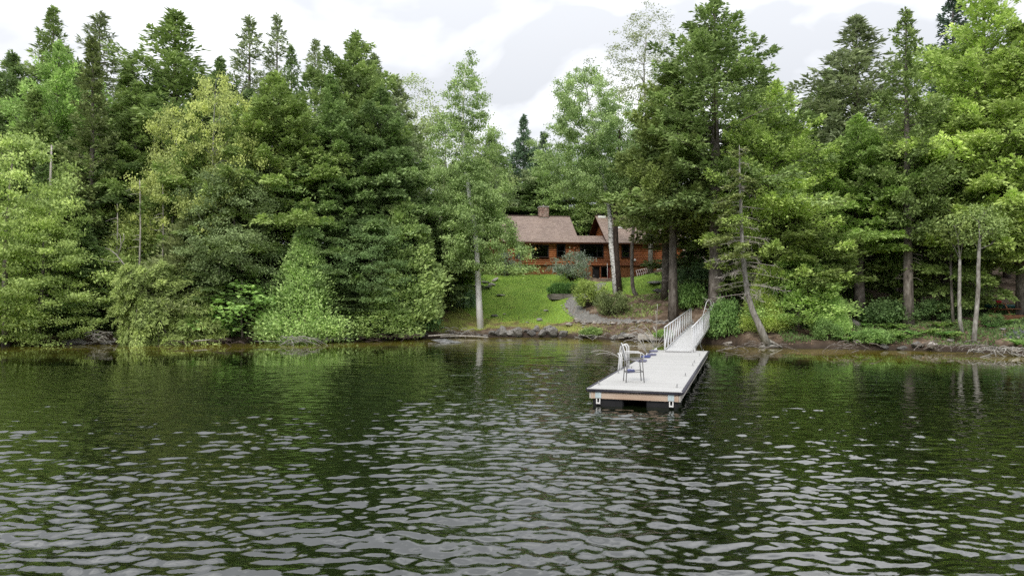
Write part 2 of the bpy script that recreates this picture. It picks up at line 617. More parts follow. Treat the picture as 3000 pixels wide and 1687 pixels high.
def cedar(seed, h, R, ncl=420, per=34, fl=0.24, fw=0.12, shape=0.72, tr=0.13, base=0.1, lump=0.2):
    """White cedar: a dense cone of upright fan sprays in lumps."""
    rs = np.random.RandomState(seed)
    wood = MB()
    zz = np.linspace(-0.3, h * 0.97, 7)
    wood.tube([(0.06 * math.sin(z), 0.05 * math.cos(z * 1.3), z) for z in zz], [max(0.012, tr * (1 - max(z, 0) / h)) for z in zz], 7)
    tau = rs.uniform(0, 1, ncl) ** 1.35
    phi = rs.uniform(0, 6.28, ncl)
    z = h * (base + (1 - base) * tau)
    ph = rs.uniform(0, 6.28, 4)
    lum = 1 + lump * (np.sin(2 * phi + ph[0] + z) * 0.5 + np.sin(3 * phi + ph[1] - z * 1.6) * 0.5 + np.sin(z * 2.4 + ph[2]) * 0.4)
    r = R * (1 - tau) ** shape * np.minimum(1, 0.72 + tau * 2.2) * lum
    rho = 1 - 0.5 * rs.uniform(0, 1, ncl) ** 2.2
    c = np.stack([np.cos(phi) * r * rho, np.sin(phi) * r * rho, z], 1)
    for i in range(0, ncl, 3):
        z0 = max(0.1, c[i, 2] - 0.35 * r[i])
        wood.tube([(0, 0, z0), tuple(c[i] * [0.55, 0.55, 1] - [0, 0, 0.12]), tuple(c[i])], [0.018, 0.012, 0.005], 3, cap=False)
    cid = np.repeat(np.arange(ncl), per)
    n = len(cid)
    out = np.stack([np.cos(phi), np.sin(phi), np.zeros(ncl)], 1)[cid]
    tan_ = np.stack([-np.sin(phi), np.cos(phi), np.zeros(ncl)], 1)[cid]
    Z = np.array([0, 0, 1.0])
    cs_ = (0.28 + 0.10 * r)[cid]
    off = rs.normal(0, 0.5, (n, 3)) * np.array([1, 1, 0.8])
    P = c[cid] + off * cs_[:, None]
    D = norm(out * rs.uniform(0.3, 1.0, (n, 1)) + Z * rs.uniform(0.2, 1.0, (n, 1)) + rs.normal(0, 0.4, (n, 3)))
    Nn = tan_ * rs.normal(0, 1, (n, 1)) + out * 0.4 + rs.normal(0, 0.4, (n, 3))
    tb = rs.uniform(0.15, 0.8, ncl)[cid]
    T = np.clip(tb + rs.normal(0, 0.15, n), 0, 1)
    return wood.mesh('trunk', True), sprays('crown', P, D, Nn, fl * rs.uniform(0.6, 1.3, n), fw * rs.uniform(0.7, 1.3, n), T)


def leafy(seed, h, R, cb=0.3, ncl=150, per=120, ls=0.16, tr=0.16, path=None, rad=None, cl=0.55, flat=0.6, lump=0.25, top_narrow=0.35,
          wander=0.4, thin_top=0.0, twig_r=1.0, pc=0.42, pl=0.46):
    """A broadleaved tree: trunk, limbs grown towards leaf-cluster centres, leaves scattered about those centres."""
    rs = np.random.RandomState(seed)
    wood = MB()
    if path is None:
        zz = np.linspace(-0.3, h * 0.9, 9)
        a = rs.uniform(0, 6.28)
        path = [(math.cos(a + z * 0.25) * wander * (max(z, 0) / h), math.sin(a + z * 0.3) * wander * (max(z, 0) / h), z) for z in zz]
        rad = [max(0.02, tr * (1 - max(z, 0) / (h * 0.97)) ** 0.8 * (1.25 if z < 0.1 else 1)) for z in zz]
    path = np.array(path, float)
    rad = list(rad)
    wood.tube(path, rad, 8)
    zc0, zc1 = cb * h, h
    ax = lambda z: np.stack([np.interp(z, path[:, 2], path[:, 0]), np.interp(z, path[:, 2], path[:, 1])], -1)
    # an egg outline; more clusters where it is broad
    outline = lambda q_: np.sqrt(np.clip(1 - ((q_ - pc) / np.where(q_ < pc, pl, 1.02 - pc)) ** 2, 0.02, 1)) * (1 - top_narrow * q_)
    q = rs.uniform(0, 1, ncl * 8)
    q = q[rs.uniform(0, 1, len(q)) < outline(q) ** 1.5][:ncl]
    ncl = len(q)
    z = zc0 + (zc1 - zc0) * q
    prof = outline(q)
    phi = rs.uniform(0, 6.28, ncl)
    ph = rs.uniform(0, 6.28, 4)
    lum = 1 + lump * (np.sin(2 * phi + ph[0] + z * 0.5) * 0.6 + np.sin(3 * phi + ph[1] - z) * 0.5 + np.sin(z * 1.6 + ph[2]) * 0.4)
    rho = rs.uniform(0.12, 1, ncl) ** 0.55
    c = np.concatenate([ax(z) + np.stack([np.cos(phi), np.sin(phi)], 1) * (R * prof * lum * rho)[:, None], z[:, None]], 1)
    nodes = [p for p in path[1:] if (p[2] > zc0 * 0.55)] + []
    extra = []
    for a_, b_ in zip(nodes[:-1], nodes[1:]):
        extra += [a_ + (b_ - a_) * s for s in (0.33, 0.66)]
    nodes = nodes + extra
    node_r = [float(np.interp(p[2], path[:, 2], rad)) for p in nodes]
    order = np.argsort(np.linalg.norm(c[:, :2] - ax(z), axis=1))
    for i in order:
        A = np.array(nodes)
        dv = c[i] - A
        dist = np.linalg.norm(dv, axis=1) + np.where(dv[:, 2] < 0.15 * np.linalg.norm(dv[:, :2], axis=1), 1.6, 0)
        j = int(np.argmin(dist))
        a_ = A[j]
        ln = float(np.linalg.norm(c[i] - a_))
        midp = (a_ + c[i]) / 2 + np.array([0, 0, 0.10 * ln]) + rs.normal(0, 0.06 * ln + 0.01, 3)
        r0 = min(node_r[j] * 0.7, (0.012 + 0.014 * ln) * twig_r)
        wood.tube([a_, midp, c[i]], [r0, r0 * 0.75, r0 * 0.4], 4, cap=False)
        nodes += [midp, c[i]]
        node_r += [r0 * 0.8, r0 * 0.5]
    cnt = np.maximum(8, (per * rs.uniform(0.45, 1.4, ncl) * (1 - thin_top * q))).astype(int)
    cid = np.repeat(np.arange(ncl), cnt)
    n = len(cid)
    sz = (cl * rs.uniform(0.7, 1.25, ncl))[cid]
    Z = np.array([0, 0, 1.0])
    P = c[cid] + rs.normal(0, 0.5, (n, 3)) * sz[:, None] * np.array([1, 1, flat])
    outw = np.concatenate([np.cos(phi)[cid][:, None], np.sin(phi)[cid][:, None], np.zeros((n, 1))], 1)
    D = norm(outw * 0.5 + rs.normal(0, 0.6, (n, 3)) - Z * 0.25)
    Nn = Z * 0.9 + outw * 0.25 + rs.normal(0, 0.6, (n, 3))
    tb = rs.uniform(0.2, 0.75, ncl)[cid]
    T = np.clip(tb + rs.normal(0, 0.18, n), 0, 1)
    return wood.mesh('trunk', True), sprays('crown', P, D, Nn, ls * rs.uniform(0.65, 1.3, n), ls * 0.68 * rs.uniform(0.7, 1.25, n), T)


def fern_mesh(seed, nf=14, L=0.75, lump=1.0):
    rs = np.random.RandomState(seed)
    P, D, Nn, Ln, W, T = [], [], [], [], [], []
    for i in range(nf):
        a = rs.uniform(0, 6.28)
        bl = L * rs.uniform(0.6, 1.2)
        t = np.linspace(0.15, 1, 12)
        dh = np.array([math.cos(a), math.sin(a), 0]); Z = np.array([0, 0, 1.0])
        c = bl * (dh * t[:, None] * 0.85 + Z * (1.0 * t - 0.75 * t * t)[:, None])
        S = np.array([-math.sin(a), math.cos(a), 0])
        for sd in (-1, 1):
            P.append(c); D.append(dh * 0.5 + S * sd + rs.normal(0, 0.12, (12, 3)))
            Nn.append(np.tile(Z, (12, 1)) + rs.normal(0, 0.2, (12, 3)))
            Ln.append(bl * 0.34 * (1.08 - t)); W.append(np.full(12, bl * 0.11)); T.append(np.clip(rs.uniform(0.3, 0.8) + rs.normal(0, 0.1, 12), 0, 1))
    C = np.concatenate
    return sprays('frond', C(P), C(D), C(Nn), C(Ln), C(W), C(T))


def shrub(seed, h, R, ncl=60, per=70, ls=0.11, cl=0.3, stems=6, flat=0.8):
    rs = np.random.RandomState(seed)
    wood = MB()
    z = h * (0.16 + 0.8 * rs.uniform(0, 1, ncl))
    q = z / h
    prof = np.sqrt(np.clip(1 - ((q - 0.45) / 0.62) ** 2, 0.05, 1))
    phi = rs.uniform(0, 6.28, ncl)
    ph = rs.uniform(0, 6.28, 3)
    r = R * prof * rs.uniform(0.2, 1, ncl) ** 0.5 * (1 + 0.22 * np.sin(3 * phi + ph[0]) + 0.15 * np.sin(5 * phi + z * 3 + ph[1]))
    c = np.stack([np.cos(phi) * r, np.sin(phi) * r, z], 1)
    for i in range(0, ncl, 2):
        b = c[i] * [0.12, 0.12, 0] + [0, 0, -0.1]
        m = c[i] * [0.45, 0.45, 0.6]
        wood.tube([b, m, c[i]], [0.025, 0.016, 0.005], 3, cap=False)
    cid = np.repeat(np.arange(ncl), per)
    n = len(cid)
    P = c[cid] + rs.normal(0, 0.5, (n, 3)) * cl * np.array([1, 1, flat])
    P[:, 2] = np.maximum(P[:, 2], 0.03)
    D = norm(c[cid] * [0.5, 0.5, 0] / R + rs.normal(0, 0.6, (n, 3)) + [0, 0, 0.25])
    Nn = np.array([0, 0, 0.8]) + rs.normal(0, 0.7, (n, 3))
    T = np.clip(rs.uniform(0.2, 0.8, ncl)[cid] + rs.normal(0, 0.17, n), 0, 1)
    return wood.mesh('stem', True), sprays('foliage', P, D, Nn, ls * rs.uniform(0.6, 1.3, n), ls * 0.65 * rs.uniform(0.7, 1.3, n), T)


def rock_mesh(seed, n=2, rough=0.28, flat=1.0, ang=0.0):
    import bmesh
    rs = np.random.RandomState(seed)
    bm = bmesh.new()
    bmesh.ops.create_icosphere(bm, subdivisions=n + 1, radius=1.0)
    dirs = norm(rs.normal(0, 1, (9, 3)))
    offs = rs.uniform(0.5, 0.85, 9)
    f1 = rs.uniform(0, 6.28, 6)
    for v in bm.verts:
        p = np.array(v.co)
        p = p * (1 + rough * (math.sin(p[0] * 2.3 + f1[0]) * math.sin(p[1] * 2.1 + f1[1]) + 0.5 * math.sin(p[2] * 4.3 + f1[2]) * math.sin(p[0] * 3.9 + f1[3]) + 0.3 * math.sin(p[1] * 7.1 + f1[4])))
        for d, o in zip(dirs, offs):            # cut flat faces
            k = p @ d - o
            if k > 0:
                p = p - d * k * 0.95
        v.co = p
    me = bpy.data.meshes.new('rock')
    bm.to_mesh(me)
    bm.free()
    return me


# prototypes: (trunk mesh, crown mesh, height, radius)
PROTO = {}


def proto(key, pair, h, R):
    PROTO[key] = (pair[0], pair[1] if len(pair) == 3 else None, pair[-1], h, R)


proto('hemlock_a', conifer(1, 22, 4.6, 2.0, nb=235, dens=14, lump=0.3, gap=0.06, shape=0.72), 22, 4.6)
proto('hemlock_b', conifer(2, 22, 4.6, 4.5, nb=200, dens=14, lump=0.34, droop=0.22, shape=0.6), 22, 4.6)
proto('hemlock_c', conifer(3, 20, 4.2, 0.8, nb=240, dens=14, lump=0.3, e_low=-14, droop=0.12, shape=0.68), 20, 4.2)
proto('hemlock_d', conifer(9, 24, 5.2, 6.5, nb=210, dens=14, lump=0.36, droop=0.16, shape=0.5, gap=0.08, e_low=2, tuft_step=0.36), 24, 5.2)
proto('hemlock_open', conifer(19, 26, 5.4, 8.0, nb=190, dens=13, lump=0.26, droop=0.14, shape=0.42, gap=0.12, e_low=4, e_top=44, tuft_step=0.5, tuft_n=26), 26, 5.4)
proto('wispy_a', conifer(4, 22, 3.8, 5, nb=220, dens=12, lump=0.36, gap=0.12, shape=0.66, e_top=52, e_low=5, tuft_n=16, tuft_step=0.55, fw=0.11), 22, 3.8)
proto('wispy_b', conifer(5, 22, 3.2, 6, nb=190, dens=10, lump=0.4, gap=0.15, shape=0.78, e_top=45, tuft_n=13, tuft_step=0.6, fw=0.1), 22, 3.2)
proto('spruce_a', conifer(6, 20, 2.9, 2.5, nb=250, dens=21, radial=True, fl=0.25, fw=0.11, e_low=-18, e_top=35, droop=0.04, tipup=0.12, twig=0.26, lump=0.2, shape=0.8, dead=24, tuft_step=0.7, tuft_n=26), 20, 2.9)
proto('spruce_b', conifer(7, 20, 3.2, 5.5, nb=190, dens=22, radial=True, fl=0.26, fw=0.12, e_low=-10, e_top=30, droop=0.06, tipup=0.1, twig=0.3, lump=0.34, gap=0.16, shape=0.7, dead=26, tuft_step=0.7, tuft_n=28), 20, 3.2)
proto('spruce_c', conifer(17, 18, 3.6, 4.5, nb=230, dens=18, radial=True, fl=0.26, fw=0.12, e_low=-12, e_top=32, droop=0.05, tipup=0.1, twig=0.34, lump=0.3, gap=0.06, shape=0.5, dead=16, tuft_step=0.45, tuft_n=30), 18, 3.6)
proto('spruce_d', conifer(18, 18, 3.5, 6.0, nb=215, dens=19, radial=True, fl=0.26, fw=0.12, e_low=-8, e_top=32, droop=0.04, tipup=0.1, twig=0.34, lump=0.3, gap=0.06, shape=0.45, dead=12, tuft_step=0.45, tuft_n=32), 18, 3.5)
proto('larch', conifer(8, 18, 4.4, 2.0, nb=220, dens=14, radial=True, fl=0.21, fw=0.1, e_low=8, e_top=55, droop=0.1, twig=0.4, lump=0.35, shape=0.45, gap=0.06, tuft_step=0.4, tuft_n=34), 18, 4.4)
proto('cedar_a', cedar(11, 9, 2.5, ncl=520, per=36), 9, 2.5)
proto('cedar_b', cedar(12, 9, 2.7, ncl=480, per=34, lump=0.34, shape=0.55), 9, 2.7)
proto('cedar_c', cedar(13, 5, 2.1, ncl=700, per=60, lump=0.13, shape=1.05, base=0.03, fl=0.125, fw=0.06), 5, 2.1)
proto('maple_a', leafy(21, 13, 3.8, cb=0.2, ncl=230, per=150, ls=0.135), 13, 3.8)
proto('maple_b', leafy(22, 13, 4.2, cb=0.35, ncl=150, per=100, ls=0.15, lump=0.45, top_narrow=0.2, twig_r=1.7, cl=0.5), 13, 4.2)
proto('maple_low', leafy(27, 9, 4.0, cb=0.02, ncl=230, per=170, ls=0.135, lump=0.42, top_narrow=0.3, flat=0.42), 9, 4.0)
proto('birch_a', leafy(23, 16, 3.4, cb=0.3, ncl=190, per=100, ls=0.13, cl=0.6, lump=0.4, thin_top=0.4), 16, 3.4)
proto('sparse_leafy', leafy(24, 22, 4.0, cb=0.42, ncl=430, per=55, ls=0.12, cl=0.42, lump=0.4, thin_top=0.3, twig_r=1.5), 22, 4.0)
proto('sapling', leafy(25, 5, 1.3, cb=0.15, ncl=60, per=30, ls=0.24, tr=0.05, cl=0.4, wander=0.2), 5, 1.3)
SHRUBS = [shrub(31, 1.8, 1.3), shrub(32, 1.5, 1.2, ncl=80), shrub(33, 1.2, 1.1, ncl=70, ls=0.14)]
ROCKS = [rock_mesh(40 + i) for i in range(6)]
FERNS = [fern_mesh(60 + i, L=0.9) for i in range(3)]


# ------------------------------------------------------------------ ground, lawn, path, gravel
def in_poly(x, y, poly):
    res = np.zeros(x.shape, bool)
    n = len(poly)
    for i in range(n):
        x0, y0 = poly[i][0], poly[i][1]
        x1, y1 = poly[(i + 1) % n][0], poly[(i + 1) % n][1]
        cond = ((y0 > y) != (y1 > y)) & (x < (x1 - x0) * (y - y0) / ((y1 - y0) if y1 != y0 else 1e-9) + x0)
        res ^= cond
    return res


def gpoly(pts):
    return [on_ground(px, py)[:2] for px, py in pts]


# outlines read off the photograph and laid on the ground
LAWN_P = gpoly([(1332, 893), (1372, 872), (1345, 850), (1330, 822), (1400, 808), (1480, 806), (1620, 804), (1700, 812), (1742, 826), (1790, 826), (1815, 819), (1866, 810), (1907, 803),
                (1962, 797), (1985, 812), (1985, 838), (1950, 856), (1890, 862), (1835, 866), (1745, 856), (1700, 862), (1668, 872), (1650, 893), (1662, 912), (1684, 930),
                (1680, 941), (1600, 949), (1540, 948), (1480, 939), (1420, 928), (1370, 921)])
PATH_P = gpoly([(1740, 829), (1776, 829), (1764, 846), (1716, 872), (1702, 888), (1706, 903), (1728, 918), (1765, 930), (1830, 937), (1980, 940), (2040, 939), (2040, 945), (1960, 947), (1810, 946),
                (1735, 945), (1694, 937), (1668, 917), (1652, 893), (1662, 874), (1690, 864), (1728, 850)])
GRAVEL_P = gpoly([(2952, 990), (3060, 992), (3090, 936), (2966, 932)])
MOSS_P = gpoly([(1250, 975), (1235, 950), (1300, 925), (1345, 885), (1420, 920), (1480, 932), (1560, 942), (1700, 948), (1760, 960), (1700, 975), (1560, 962), (1440, 962), (1330, 975)])

xs = np.unique(np.concatenate([np.arange(-130, -40, 5.0), np.arange(-40, -13, 0.7), np.arange(-13, 20, 0.2), np.arange(20, 42, 0.7), np.arange(42, 131, 5.0)]))
ys = np.unique(np.concatenate([np.arange(-30, 34, 4.0), np.arange(34, 50, 0.35), np.arange(50, 78, 0.2), np.arange(78, 100, 0.8), np.arange(100, 330, 8.0)]))
GX, GY = np.meshgrid(xs, ys)
GZ = ground(GX, GY)
nx, ny = len(xs), len(ys)
verts = np.stack([GX.ravel(), GY.ravel(), GZ.ravel()], 1)
ii = np.arange(nx * ny).reshape(ny, nx)
quads = np.stack([ii[:-1, :-1].ravel(), ii[:-1, 1:].ravel(), ii[1:, 1:].ravel(), ii[1:, :-1].ravel()], 1)
fx = verts[quads][:, :, 0].mean(1)
fy = verts[quads][:, :, 1].mean(1)
wob = lambda x, y: (x + (vnoise(x * 1.9, y * 1.9, 11) - 0.5) * 0.5, y + (vnoise(x * 1.9, y * 1.9, 12) - 0.5) * 0.7)
wx, wy = wob(fx, fy)
is_path = in_poly(fx + (wx - fx) * 0.4, fy + (wy - fy) * 0.4, PATH_P)
is_gravel = in_poly(wx, wy, GRAVEL_P)
is_lawn = in_poly(wx, wy, LAWN_P) & ~is_path
# a soft mask of the mossy turf for the colour of the ground
vm = in_poly(*wob(GX.ravel(), GY.ravel()), MOSS_P).astype(float).reshape(ny, nx)
for _ in range(4):
    vm[1:-1, 1:-1] = (vm[1:-1, 1:-1] * 2 + vm[:-2, 1:-1] + vm[2:, 1:-1] + vm[1:-1, :-2] + vm[1:-1, 2:]) / 6
vl = np.zeros(nx * ny)
vl[np.unique(quads[is_lawn])] = 1.0
vl = vl.reshape(ny, nx)
for _ in range(3):
    vl[1:-1, 1:-1] = (vl[1:-1, 1:-1] * 2 + vl[:-2, 1:-1] + vl[2:, 1:-1] + vl[1:-1, :-2] + vl[1:-1, 2:]) / 6
sh = (GY - shore(GX))
wet = 1 - sstep(0.1, 0.6, GZ)


def sub_mesh(name, mask):
    q = quads[mask]
    u, inv = np.unique(q, return_inverse=True)
    return mesh_np(name, verts[u], inv.reshape(-1, 4), True,
                   {'moss': ('POINT', vm.ravel()[u]), 'wet': ('POINT', wet.ravel()[u]), 'lawn': ('POINT', vl.ravel()[u])})


def ground_mat():
    m, nt, n, l, p = mat_new('forest_floor')
    f1 = noise(nt, 1.6, 8, 0.62)
    dirt = ramp(nt, f1, [(0.3, (0.06, 0.045, 0.035)), (0.48, (0.14, 0.1, 0.072)), (0.6, (0.24, 0.18, 0.135)), (0.78, (0.36, 0.3, 0.25))])
    f2 = noise(nt, 0.9, 7, 0.6)
    moss = ramp(nt, f2, [(0.36, (0.2, 0.15, 0.08)), (0.46, (0.24, 0.25, 0.07)), (0.58, (0.32, 0.36, 0.085)), (0.72, (0.24, 0.31, 0.065))])
    am = n.new('ShaderNodeAttribute'); am.attribute_name = 'moss'
    al = n.new('ShaderNodeAttribute'); al.attribute_name = 'lawn'
    f3 = noise(nt, 2.2, 5, 0.6)
    add = n.new('ShaderNodeMath'); add.operation = 'ADD'
    l.new(am.outputs['Fac'], add.inputs[0]); l.new(al.outputs['Fac'], add.inputs[1])
    mm = n.new('ShaderNodeMath'); mm.operation = 'MULTIPLY_ADD'
    l.new(f3, mm.inputs[0]); mm.inputs[1].default_value = 1.2; mm.inputs[2].default_value = -1.05
    ad2 = n.new('ShaderNodeMath'); ad2.operation = 'ADD'
    l.new(add.outputs[0], ad2.inputs[0]); l.new(mm.outputs[0], ad2.inputs[1])
    cl = n.new('ShaderNodeMapRange'); cl.inputs['From Min'].default_value = -0.05; cl.inputs['From Max'].default_value = 0.55
    l.new(ad2.outputs[0], cl.inputs['Value'])
    mx = n.new('ShaderNodeMix'); mx.data_type = 'RGBA'
    l.new(cl.outputs[0], mx.inputs['Factor']); l.new(dirt, mx.inputs[6]); l.new(moss, mx.inputs[7])
    # the strip the lake keeps wet is darker
    aw = n.new('ShaderNodeAttribute'); aw.attribute_name = 'wet'
    wm = n.new('ShaderNodeMix'); wm.data_type = 'RGBA'
    l.new(aw.outputs['Fac'], wm.inputs['Factor']); l.new(mx.outputs[2], wm.inputs[6]); wm.inputs[7].default_value = (0.045, 0.034, 0.027, 1)
    l.new(wm.outputs[2], p.inputs['Base Color'])
    p.inputs['Roughness'].default_value = 0.95
    p.inputs['Specular IOR Level'].default_value = 0.1
    bump(nt, p, f1, 0.9, 0.08)
    return m


def lawn_mat():
    m, nt, n, l, p = mat_new('lawn_turf')
    f = noise(nt, 0.55, 6, 0.6)
    g = noise(nt, 14, 3, 0.7)
    c = ramp(nt, f, [(0.3, (0.215, 0.345, 0.055)), (0.5, (0.26, 0.395, 0.065)), (0.66, (0.31, 0.43, 0.085))])
    d = ramp(nt, g, [(0.3, (0.55, 0.6, 0.5)), (0.7, (1.2, 1.15, 1.1))])
    mx = n.new('ShaderNodeMix'); mx.data_type = 'RGBA'; mx.blend_type = 'MULTIPLY'; mx.inputs['Factor'].default_value = 1
    l.new(c, mx.inputs[6]); l.new(d, mx.inputs[7])
    l.new(mx.outputs[2], p.inputs['Base Color'])
    p.inputs['Roughness'].default_value = 0.9
    p.inputs['Specular IOR Level'].default_value = 0.1
    bump(nt, p, g, 0.8, 0.05)
    return m


M['ground'] = ground_mat()
M['lawn'] = lawn_mat()
M['gravel'] = simple('gravel', [(0.3, (0.12, 0.115, 0.11)), (0.5, (0.22, 0.21, 0.2)), (0.7, (0.36, 0.35, 0.33))], scale=9, detail=10, bstr=0.8, bdist=0.03, rough=0.95)
M['dark_gravel'] = simple('dark_gravel', [(0.3, (0.05, 0.055, 0.065)), (0.5, (0.1, 0.105, 0.12)), (0.7, (0.2, 0.2, 0.22))], scale=12, detail=8, bstr=0.8, bdist=0.02, rough=0.95)
link('ground', sub_mesh('ground', ~(is_lawn | is_path | is_gravel)), M['ground'], kind='structure')
link('lawn', sub_mesh('lawn', is_lawn), M['lawn'], kind='structure')
link('garden_path', sub_mesh('garden_path', is_path), M['gravel'], kind='structure')
link('gravel_pad', sub_mesh('gravel_pad', is_gravel), M['dark_gravel'], kind='structure')


def scatter(mask_fn, n, box, seed):
    rs = np.random.RandomState(seed)
    x = rs.uniform(box[0], box[1], n); y = rs.uniform(box[2], box[3], n)
    k = mask_fn(x, y)
    x, y = x[k], y[k]
    return np.stack([x, y, ground(x, y)], 1), rs


def blades(name, P, rs, L, W, col, tint0=0.5, upk=1.0, mat='leaf'):
    n = len(P)
    D = rs.normal(0, 0.5, (n, 3)) + np.array([0, 0, upk])
    Nn = rs.normal(0, 1, (n, 3)) + np.array([0, -0.6, 0.3])
    T = np.clip(tint0 + (vnoise(P[:, 0] * 0.7, P[:, 1] * 0.7, 31) - 0.5) * 0.7 + rs.normal(0, 0.13, n), 0, 1)
    o = link(name, sprays(name, P - np.array([0, 0, 0.01]), D, Nn, L * rs.uniform(0.5, 1.3, n), W * rs.uniform(0.7, 1.3, n), T), M[mat], kind='stuff')
    o.color = (*col, 1)
    return o


P, rs = scatter(lambda x, y: in_poly(*wob(x, y), LAWN_P) & ~in_poly(x, y, PATH_P), 60000, (-11, 20, 56, 80), 71)
blades('grass', P, rs, 0.12, 0.05, (0.23, 0.37, 0.065))
P, rs = scatter(lambda x, y: in_poly(*wob(x, y), MOSS_P) & (vnoise(x * 1.3, y * 1.3, 44) > 0.35), 22000, (-10, 9, 53, 66), 72)
blades('mossy_grass', P, rs, 0.11, 0.05, (0.27, 0.3, 0.075))
# low leafy cover on the bank of the spruces between the path and the trees
BANK_P = gpoly([(1725, 905), (1700, 880), (1740, 868), (1850, 868), (1960, 858), (2100, 880), (2130, 930), (2000, 935), (1830, 932), (1765, 926)])
P, rs = scatter(lambda x, y: in_poly(*wob(x, y), BANK_P) & (vnoise(x * 1.6, y * 1.6, 45) > 0.42), 30000, (5, 20, 54, 72), 73)
blades('bank_plants', P, rs, 0.2, 0.11, (0.22, 0.28, 0.075), upk=0.5)
STRIP_P = gpoly([(1670, 952), (1690, 948), (1800, 950), (1960, 952), (1990, 975), (1900, 980), (1830, 985), (1760, 988), (1700, 978)])
P, rs = scatter(lambda x, y: in_poly(*wob(x, y), STRIP_P) & (vnoise(x * 2.1, y * 2.1, 46) > 0.45), 12000, (3, 14, 48, 62), 74)
blades('strip_plants', P, rs, 0.13, 0.07, (0.28, 0.29, 0.09), upk=0.5)
# ground cover under the trees on either hand
P, rs = scatter(lambda x, y: (y - shore(x) > 0.5) & (y - shore(x) < 14) & (vnoise(x * 0.9, y * 0.9, 47) > 0.33), 70000, (16.5, 36, 36, 62), 75)
blades('undergrowth', P, rs, 0.19, 0.085, (0.125, 0.21, 0.05), upk=0.6)
P, rs = scatter(lambda x, y: (y - shore(x) > 0.8) & (y - shore(x) < 12) & (vnoise(x * 0.9, y * 0.9, 48) > 0.45), 50000, (-38, -8, 44, 66), 76)
blades('forest_undergrowth', P, rs, 0.2, 0.09, (0.13, 0.23, 0.055), upk=0.6)
# fallen leaves and needles on the bare bank
P, rs = scatter(lambda x, y: (y - shore(x) > 0.25) & (y - shore(x) < 6) & (vnoise(x * 1.2, y * 1.2, 49) > 0.5), 30000, (-10, 32, 38, 64), 77)
blades('leaf_litter', P, rs, 0.11, 0.07, (0.28, 0.18, 0.11), upk=0.15)

# ------------------------------------------------------------------ water
_rw = np.random.RandomState(5)
NL, NS = 36, 90                                            # long waves with straight crests, short choppy ones
lam = np.concatenate([np.exp(_rw.uniform(math.log(0.5), math.log(1.8), NL)), np.exp(_rw.uniform(math.log(0.11), math.log(0.42), NS))])
wdir = R_(-103) + np.concatenate([_rw.normal(0, R_(14), NL), _rw.normal(0, R_(38), NS)])
kx, ky = np.cos(wdir) * 2 * math.pi / lam, np.sin(wdir) * 2 * math.pi / lam
wph = _rw.uniform(0, 6.28, NL + NS)
amp = lam / (2 * math.pi) * np.concatenate([np.full(NL, 0.06 * math.sqrt(2.0 / NL)), np.full(NS, 0.2 * math.sqrt(2.0 / NS))])
NW = NL + NS


def wave_gain(x, y):
    """Ripples die away in the lee of the banks; gusts make patches; the gap before the lawn stays rippled."""
    s = shore(x) - y
    g = 0.07 + 0.93 * sstep(12, 50, s)
    mid = np.exp(-((x - 0.8 - 0.02 * y) / 7.5) ** 2)
    g = g + mid * 0.5 * (1 - g)
    right = sstep(7, 16, x - 0.02 * y)
    g = g * (1 - 0.35 * right * (1 - sstep(16, 34, s)))
    gust = 0.5 + 0.55 * vnoise(x * 0.13 + 3, y * 0.2, 21) + 0.4 * vnoise(x * 0.35 + 8, y * 0.6, 22)
    return g * gust


def wave_z(x, y, step=0.05):
    z = np.zeros_like(x)
    fade = sstep(1.7 * step, 2.8 * step, lam)               # what the grid cannot carry is left out
    wx_ = x + 0.35 * (vnoise(x * 0.5, y * 0.5, 61) - 0.5); wy_ = y + 0.35 * (vnoise(x * 0.5, y * 0.5, 62) - 0.5)
    g = wave_gain(x, y)
    gl, gs = g ** 1.2, g ** 0.7
    for i in range(NW):
        if fade[i] > 0:
            z += (gl if i < NL else gs) * fade[i] * amp[i] * np.sin(kx[i] * wx_ + ky[i] * wy_ + wph[i])
    return z


def grid_patch(x0, x1, dx, y0, y1, dy):
    a = np.linspace(x0, x1, int(round((x1 - x0) / dx)) + 1)
    b = np.linspace(y0, y1, int(round((y1 - y0) / dy)) + 1)
    X, Y = np.meshgrid(a, b)
    Zs = wave_z(X, Y, max(dx * 0.8, dy))
    i_ = np.arange(X.size).reshape(X.shape)
    q = np.stack([i_[:-1, :-1].ravel(), i_[:-1, 1:].ravel(), i_[1:, 1:].ravel(), i_[1:, :-1].ravel()], 1)
    return np.stack([X.ravel(), Y.ravel(), Zs.ravel()], 1), q


PV, PF, off = [], [], 0
for a in ((-14, 14, 0.056, 6.4, 12, 0.036), (-20, 20, 0.085, 12, 20, 0.052), (-31, 31, 0.105, 20, 32, 0.068), (-46, 46, 0.2, 32, 58, 0.13), (-46, 46, 2, 58, 60, 0.5),
          (-14, 14, 0.3, 3.4, 6.4, 0.15), (-46, -31, 0.7, 3.4, 32, 0.44), (31, 46, 0.7, 3.4, 32, 0.44), (-31, -20, 0.35, 3.4, 20, 0.2), (20, 31, 0.35, 3.4, 20, 0.2),
          (-20, -14, 0.2, 3.4, 12, 0.0956), (14, 20, 0.2, 3.4, 12, 0.0956), (-46, 46, 1.0, -24, 3.4, 1.0), (-400, 400, 25, -624, -24, 25), (-446, -46, 25, -24, 76, 25), (46, 446, 25, -24, 76, 25)):
    v, q = grid_patch(*a)
    if a[2] > 5:
        v[:, 2] = 0.0
    PV.append(v); PF.append(q + off); off += len(v)
PV = np.concatenate(PV); PF = np.concatenate(PF)
_s = shore(PV[:, 0]) - PV[:, 1]
shallow = (1 - sstep(1.0, 17, _s)) * sstep(-1, 1.5, _s) * (0.5 + 0.7 * vnoise(PV[:, 0] * 0.22, PV[:, 1] * 0.45, 81))


